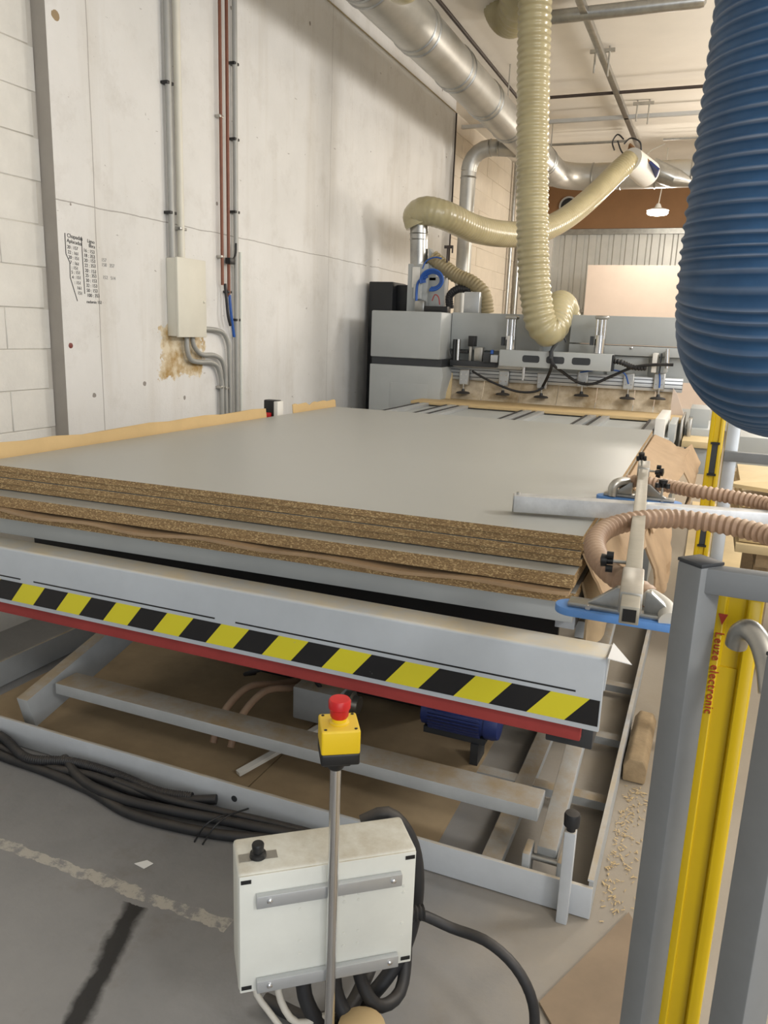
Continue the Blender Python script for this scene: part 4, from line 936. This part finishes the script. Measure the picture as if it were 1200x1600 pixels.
# ================================================================== LEFT WALL SERVICES
eb2 = thing('wall_box', (WX, 4.2, 1.48), 'cream electrical box mounted on the left wall', 'electrical box')
B(WX+.001, WX+.07, 4.022, 4.30, 1.487, 1.945).build('box_body', 'wallbox_cream', eb2, bevel=.004)
B(WX+.07, WX+.088, 4.016, 4.306, 1.482, 1.95).build('box_cover', 'wallbox_cream', eb2, bevel=.004)
MB().lathe((WX+.088, 4.28, 1.70), [(.008, 0), (.008, .006), (.003, .008)], 12, (1, 0, 0)).build('lock', 'wallbox_cream', eb2)
def pipe(name, m, pts, r, label, clips=(), clipm='black_plastic', group='conduits on the left wall'):
    t = thing(name, pts[0], label, 'pipe', group)
    MB().tube(pts, r, 14, .03).build('pipe_run', m, t)
    for y, z in clips: B(WX+.001, WX+.032+r*.9, y-r-.012, y+r+.012, z-.008, z+.008).build('pipe_clip', clipm, t, bevel=.002)
    return t
PX = WX+.032
def vy(px, py): return atx(px, py, PX).y
pipe('conduit', 'conduit_grey', [(PX, 4.045, 1.945), (PX, 4.045, 4.2)], .019, 'grey conduit above the wall box, left one of two', ((4.045, 2.2), (4.045, 2.9)))
pipe('conduit', 'wallbox_cream', [(PX, 4.135, 1.945), (PX, 4.135, 4.2)], .021, 'cream-grey conduit above the wall box, right one of two', ((4.135, 2.12),), 'galvanised')
pipe('copper_pipe', 'copper_brown', [(PX, 4.57, 1.82), (PX, 4.57, 4.2)], .0105, 'reddish brown pipe right of the wall box, left one of two', ((4.57, 2.0), (4.57, 2.85)), 'steel')
pipe('copper_pipe', 'copper_brown', [(PX, 4.645, 1.75), (PX, 4.645, 4.2)], .011, 'dark reddish pipe right of the wall box, right one of two', ((4.645, 1.78),))
pipe('conduit', 'conduit_grey', [(PX, 4.735, .2), (PX, 4.735, 4.2)], .017, 'tall grey conduit reaching from floor to ceiling right of the brown pipes', ((4.735, 2.3), (4.735, 2.75), (4.735, 3.2), (4.735, 1.6)))
pipe('conduit', 'conduit_grey', [(PX, 4.17, 1.487), (PX, 4.17, 1.41), (PX, 4.20, 1.345), (PX, 4.29, 1.325), (PX, 4.42, 1.32), (PX, 4.50, 1.29), (PX, 4.545, 1.2), (PX, 4.55, 1.05), (PX, 4.55, .2)], .016, 'lower bent conduit leaving the bottom of the wall box', ((4.55, 1.15),), 'steel')
pipe('conduit', 'conduit_grey', [(PX, 4.23, 1.487), (PX, 4.235, 1.44), (PX, 4.29, 1.385), (PX, 4.34, 1.37), (PX, 4.46, 1.365), (PX, 4.55, 1.33), (PX, 4.59, 1.25), (PX, 4.597, 1.1), (PX, 4.597, .2)], .015, 'upper bent conduit leaving the bottom of the wall box', ((4.597, 1.14),), 'steel')
pipe('conduit', 'conduit_grey', [(PX, 4.30, 1.535), (PX, 4.50, 1.528), (PX, 4.58, 1.505), (PX, 4.63, 1.44), (PX, 4.645, 1.34), (PX, 4.645, .2)], .015, 'bent conduit leaving the right side of the wall box', ((4.47, 1.53),), 'steel')
pipe('conduit', 'enclosure_cream', [(PX, 4.79, .2), (PX, 4.79, 2.05)], .012, 'short cream trunking beside the tall grey conduit', ())
hose('air_hose', 'black_rubber', [(PX+.01, 4.585, 1.83), (PX+.02, 4.585, 1.74), (PX+.03, 4.59, 1.62), (PX+.03, 4.615, 1.56)], .010, 'short black air hose hanging from the left brown pipe', 'hose', None, None, 10)
hose('air_hose', 'pipe_blue', [(PX+.005, 4.645, 1.76), (PX+.01, 4.65, 1.66), (PX+.01, 4.69, 1.48)], .010, 'blue air hose below the right brown pipe', 'hose', None, None, 10)
va = thing('air_valve', (PX, 4.64, 1.97), 'small black valve on the right brown pipe', 'valve')
B(PX-.012, PX+.03, 4.62, 4.68, 1.96, 2.0).build('valve_body', 'black_plastic', va, bevel=.004); MB().tube([(PX+.02, 4.67, 1.99), (PX+.02, 4.70, 2.03), (PX+.02, 4.705, 2.1)], .007, 8).build('valve_lever', 'black_plastic', va)
# sensor bracket beyond the stack
sb = at(440, 632, 4.2)
sn = thing('stop_bracket', (-2.45, 4.15, 0), 'small black and white stop bracket between the two cardboard strips', 'bracket')
B(-2.50, -2.40, 4.12, 4.20, 0, 1.03).build('bracket_post', 'machine_grey', sn, bevel=.004)
B(-2.475, -2.385, 4.11, 4.17, 1.03, 1.135).build('bracket_head', 'black_plastic', sn, bevel=.006)
B(-2.40, -2.372, 4.10, 4.17, 1.03, 1.13).build('bracket_plate', 'white_paint', sn, bevel=.004)
B(-2.47, -2.42, 4.10, 4.112, 1.03, 1.06).build('bracket_tab', 'red_plastic', sn, bevel=.002)
# lifting eye scar marks (old fixing holes with rust)
for k, (px, py) in enumerate(((87, 24), (111, 540))):
    c = atx(px, py, WX); b = MB()
    b.loft([(WX-.001, c.y, c.z), (WX+.002, c.y, c.z)], [.028 if k == 0 else .016, .018 if k == 0 else .01], 11); b.build('fixing_scar', 'rust_red' if k else 'card_floor', wall_left)

# ================================================================== RIGHT SIDE FLOOR ITEMS
c = atz(990, 1218, 0)
wb = MB().prism([(-.124, 2.72, .002), (-.045, 2.72, .002), (-.042, 2.72, .06), (-.058, 2.72, .092), (-.108, 2.72, .095), (-.126, 2.72, .065)], (.006, .42, 0))
tag(wb.build('wood_block', 'wood_block', bevel=.008, seg=2), 'weathered squared wooden block on the floor beside the base frame', 'wood block')
fp = [atz(842, 1568, .004), atz(982, 1428, .004), atz(1060, 1560, .004), atz(905, 1680, .004)]
tag(MB().prism(fp, (0, 0, .006)).build('cardboard_sheet', 'card_dusty'), 'flat brown cardboard piece on the floor near the guard post', 'cardboard')
G = 'sheets stacked on the right'
for i in range(5):
    z = .62 + .045*i + (.012 if i > 2 else 0)
    tag(B(.20+.012*(i % 3), 1.6, 3.9+.03*i, 5.2, z, z+.04).build('plywood_sheet', 'pale_ply', bevel=.002), ['lowest', 'second', 'middle', 'fourth', 'topmost'][i] + ' pale plywood sheet of the stack beyond the far fence', 'board', G)
tag(MB().prism([(.14, 4.2, .875), (.62, 4.0, .875), (1.3, 4.3, 1.02), (.9, 4.9, 1.02)], (0, 0, .018)).build('plywood_offcut', 'pale_ply'), 'tilted triangular plywood offcut lying on the plywood stack', 'board')
tp = thing('sheet_trestle', (.9, 4.5, 0), 'low wooden trestle carrying the plywood stack', 'trestle')
for x in (.3, 1.4):
    B(x, x+.08, 3.98, 5.1, .54, .62).build('trestle_beam', 'wood_block', tp)
    for y in (4.05, 4.95): B(x, x+.08, y, y+.08, 0, .54).build('leg', 'wood_block', tp)
tag(B(-.02, 1.3, 5.3, 8.2, .001, .02).build('plywood_sheet', 'pale_ply'), 'large pale plywood sheet lying flat on the floor beyond the fence', 'board')
# wood chips
ch = MB(); random.seed(11)
for i in range(420):
    t = random.random(); x = -.115 + abs(random.gauss(0, .05)) + (.02 if t > .5 else 0); yv = 2.0 + 1.2*t + random.gauss(0, .05)
    if x < -.125 or (2.7 < yv < 3.2 and x > -.15): continue
    s_ = random.uniform(.002, .006); a = random.uniform(0, 6.28); U_ = Vector((math.cos(a), math.sin(a), random.uniform(-.3, .3))).normalized(); V_ = Vector((-math.sin(a), math.cos(a), 0))
    ch.obox((x, yv, .003+random.random()*.003), U_, V_, U_.cross(V_), s_*1.3, s_*.3, .0005)
o = ch.build('wood_chips', 'mdf'); o['kind'] = 'stuff'; tag(o, 'scattered wood chips along the right side of the base frame', 'wood chips')
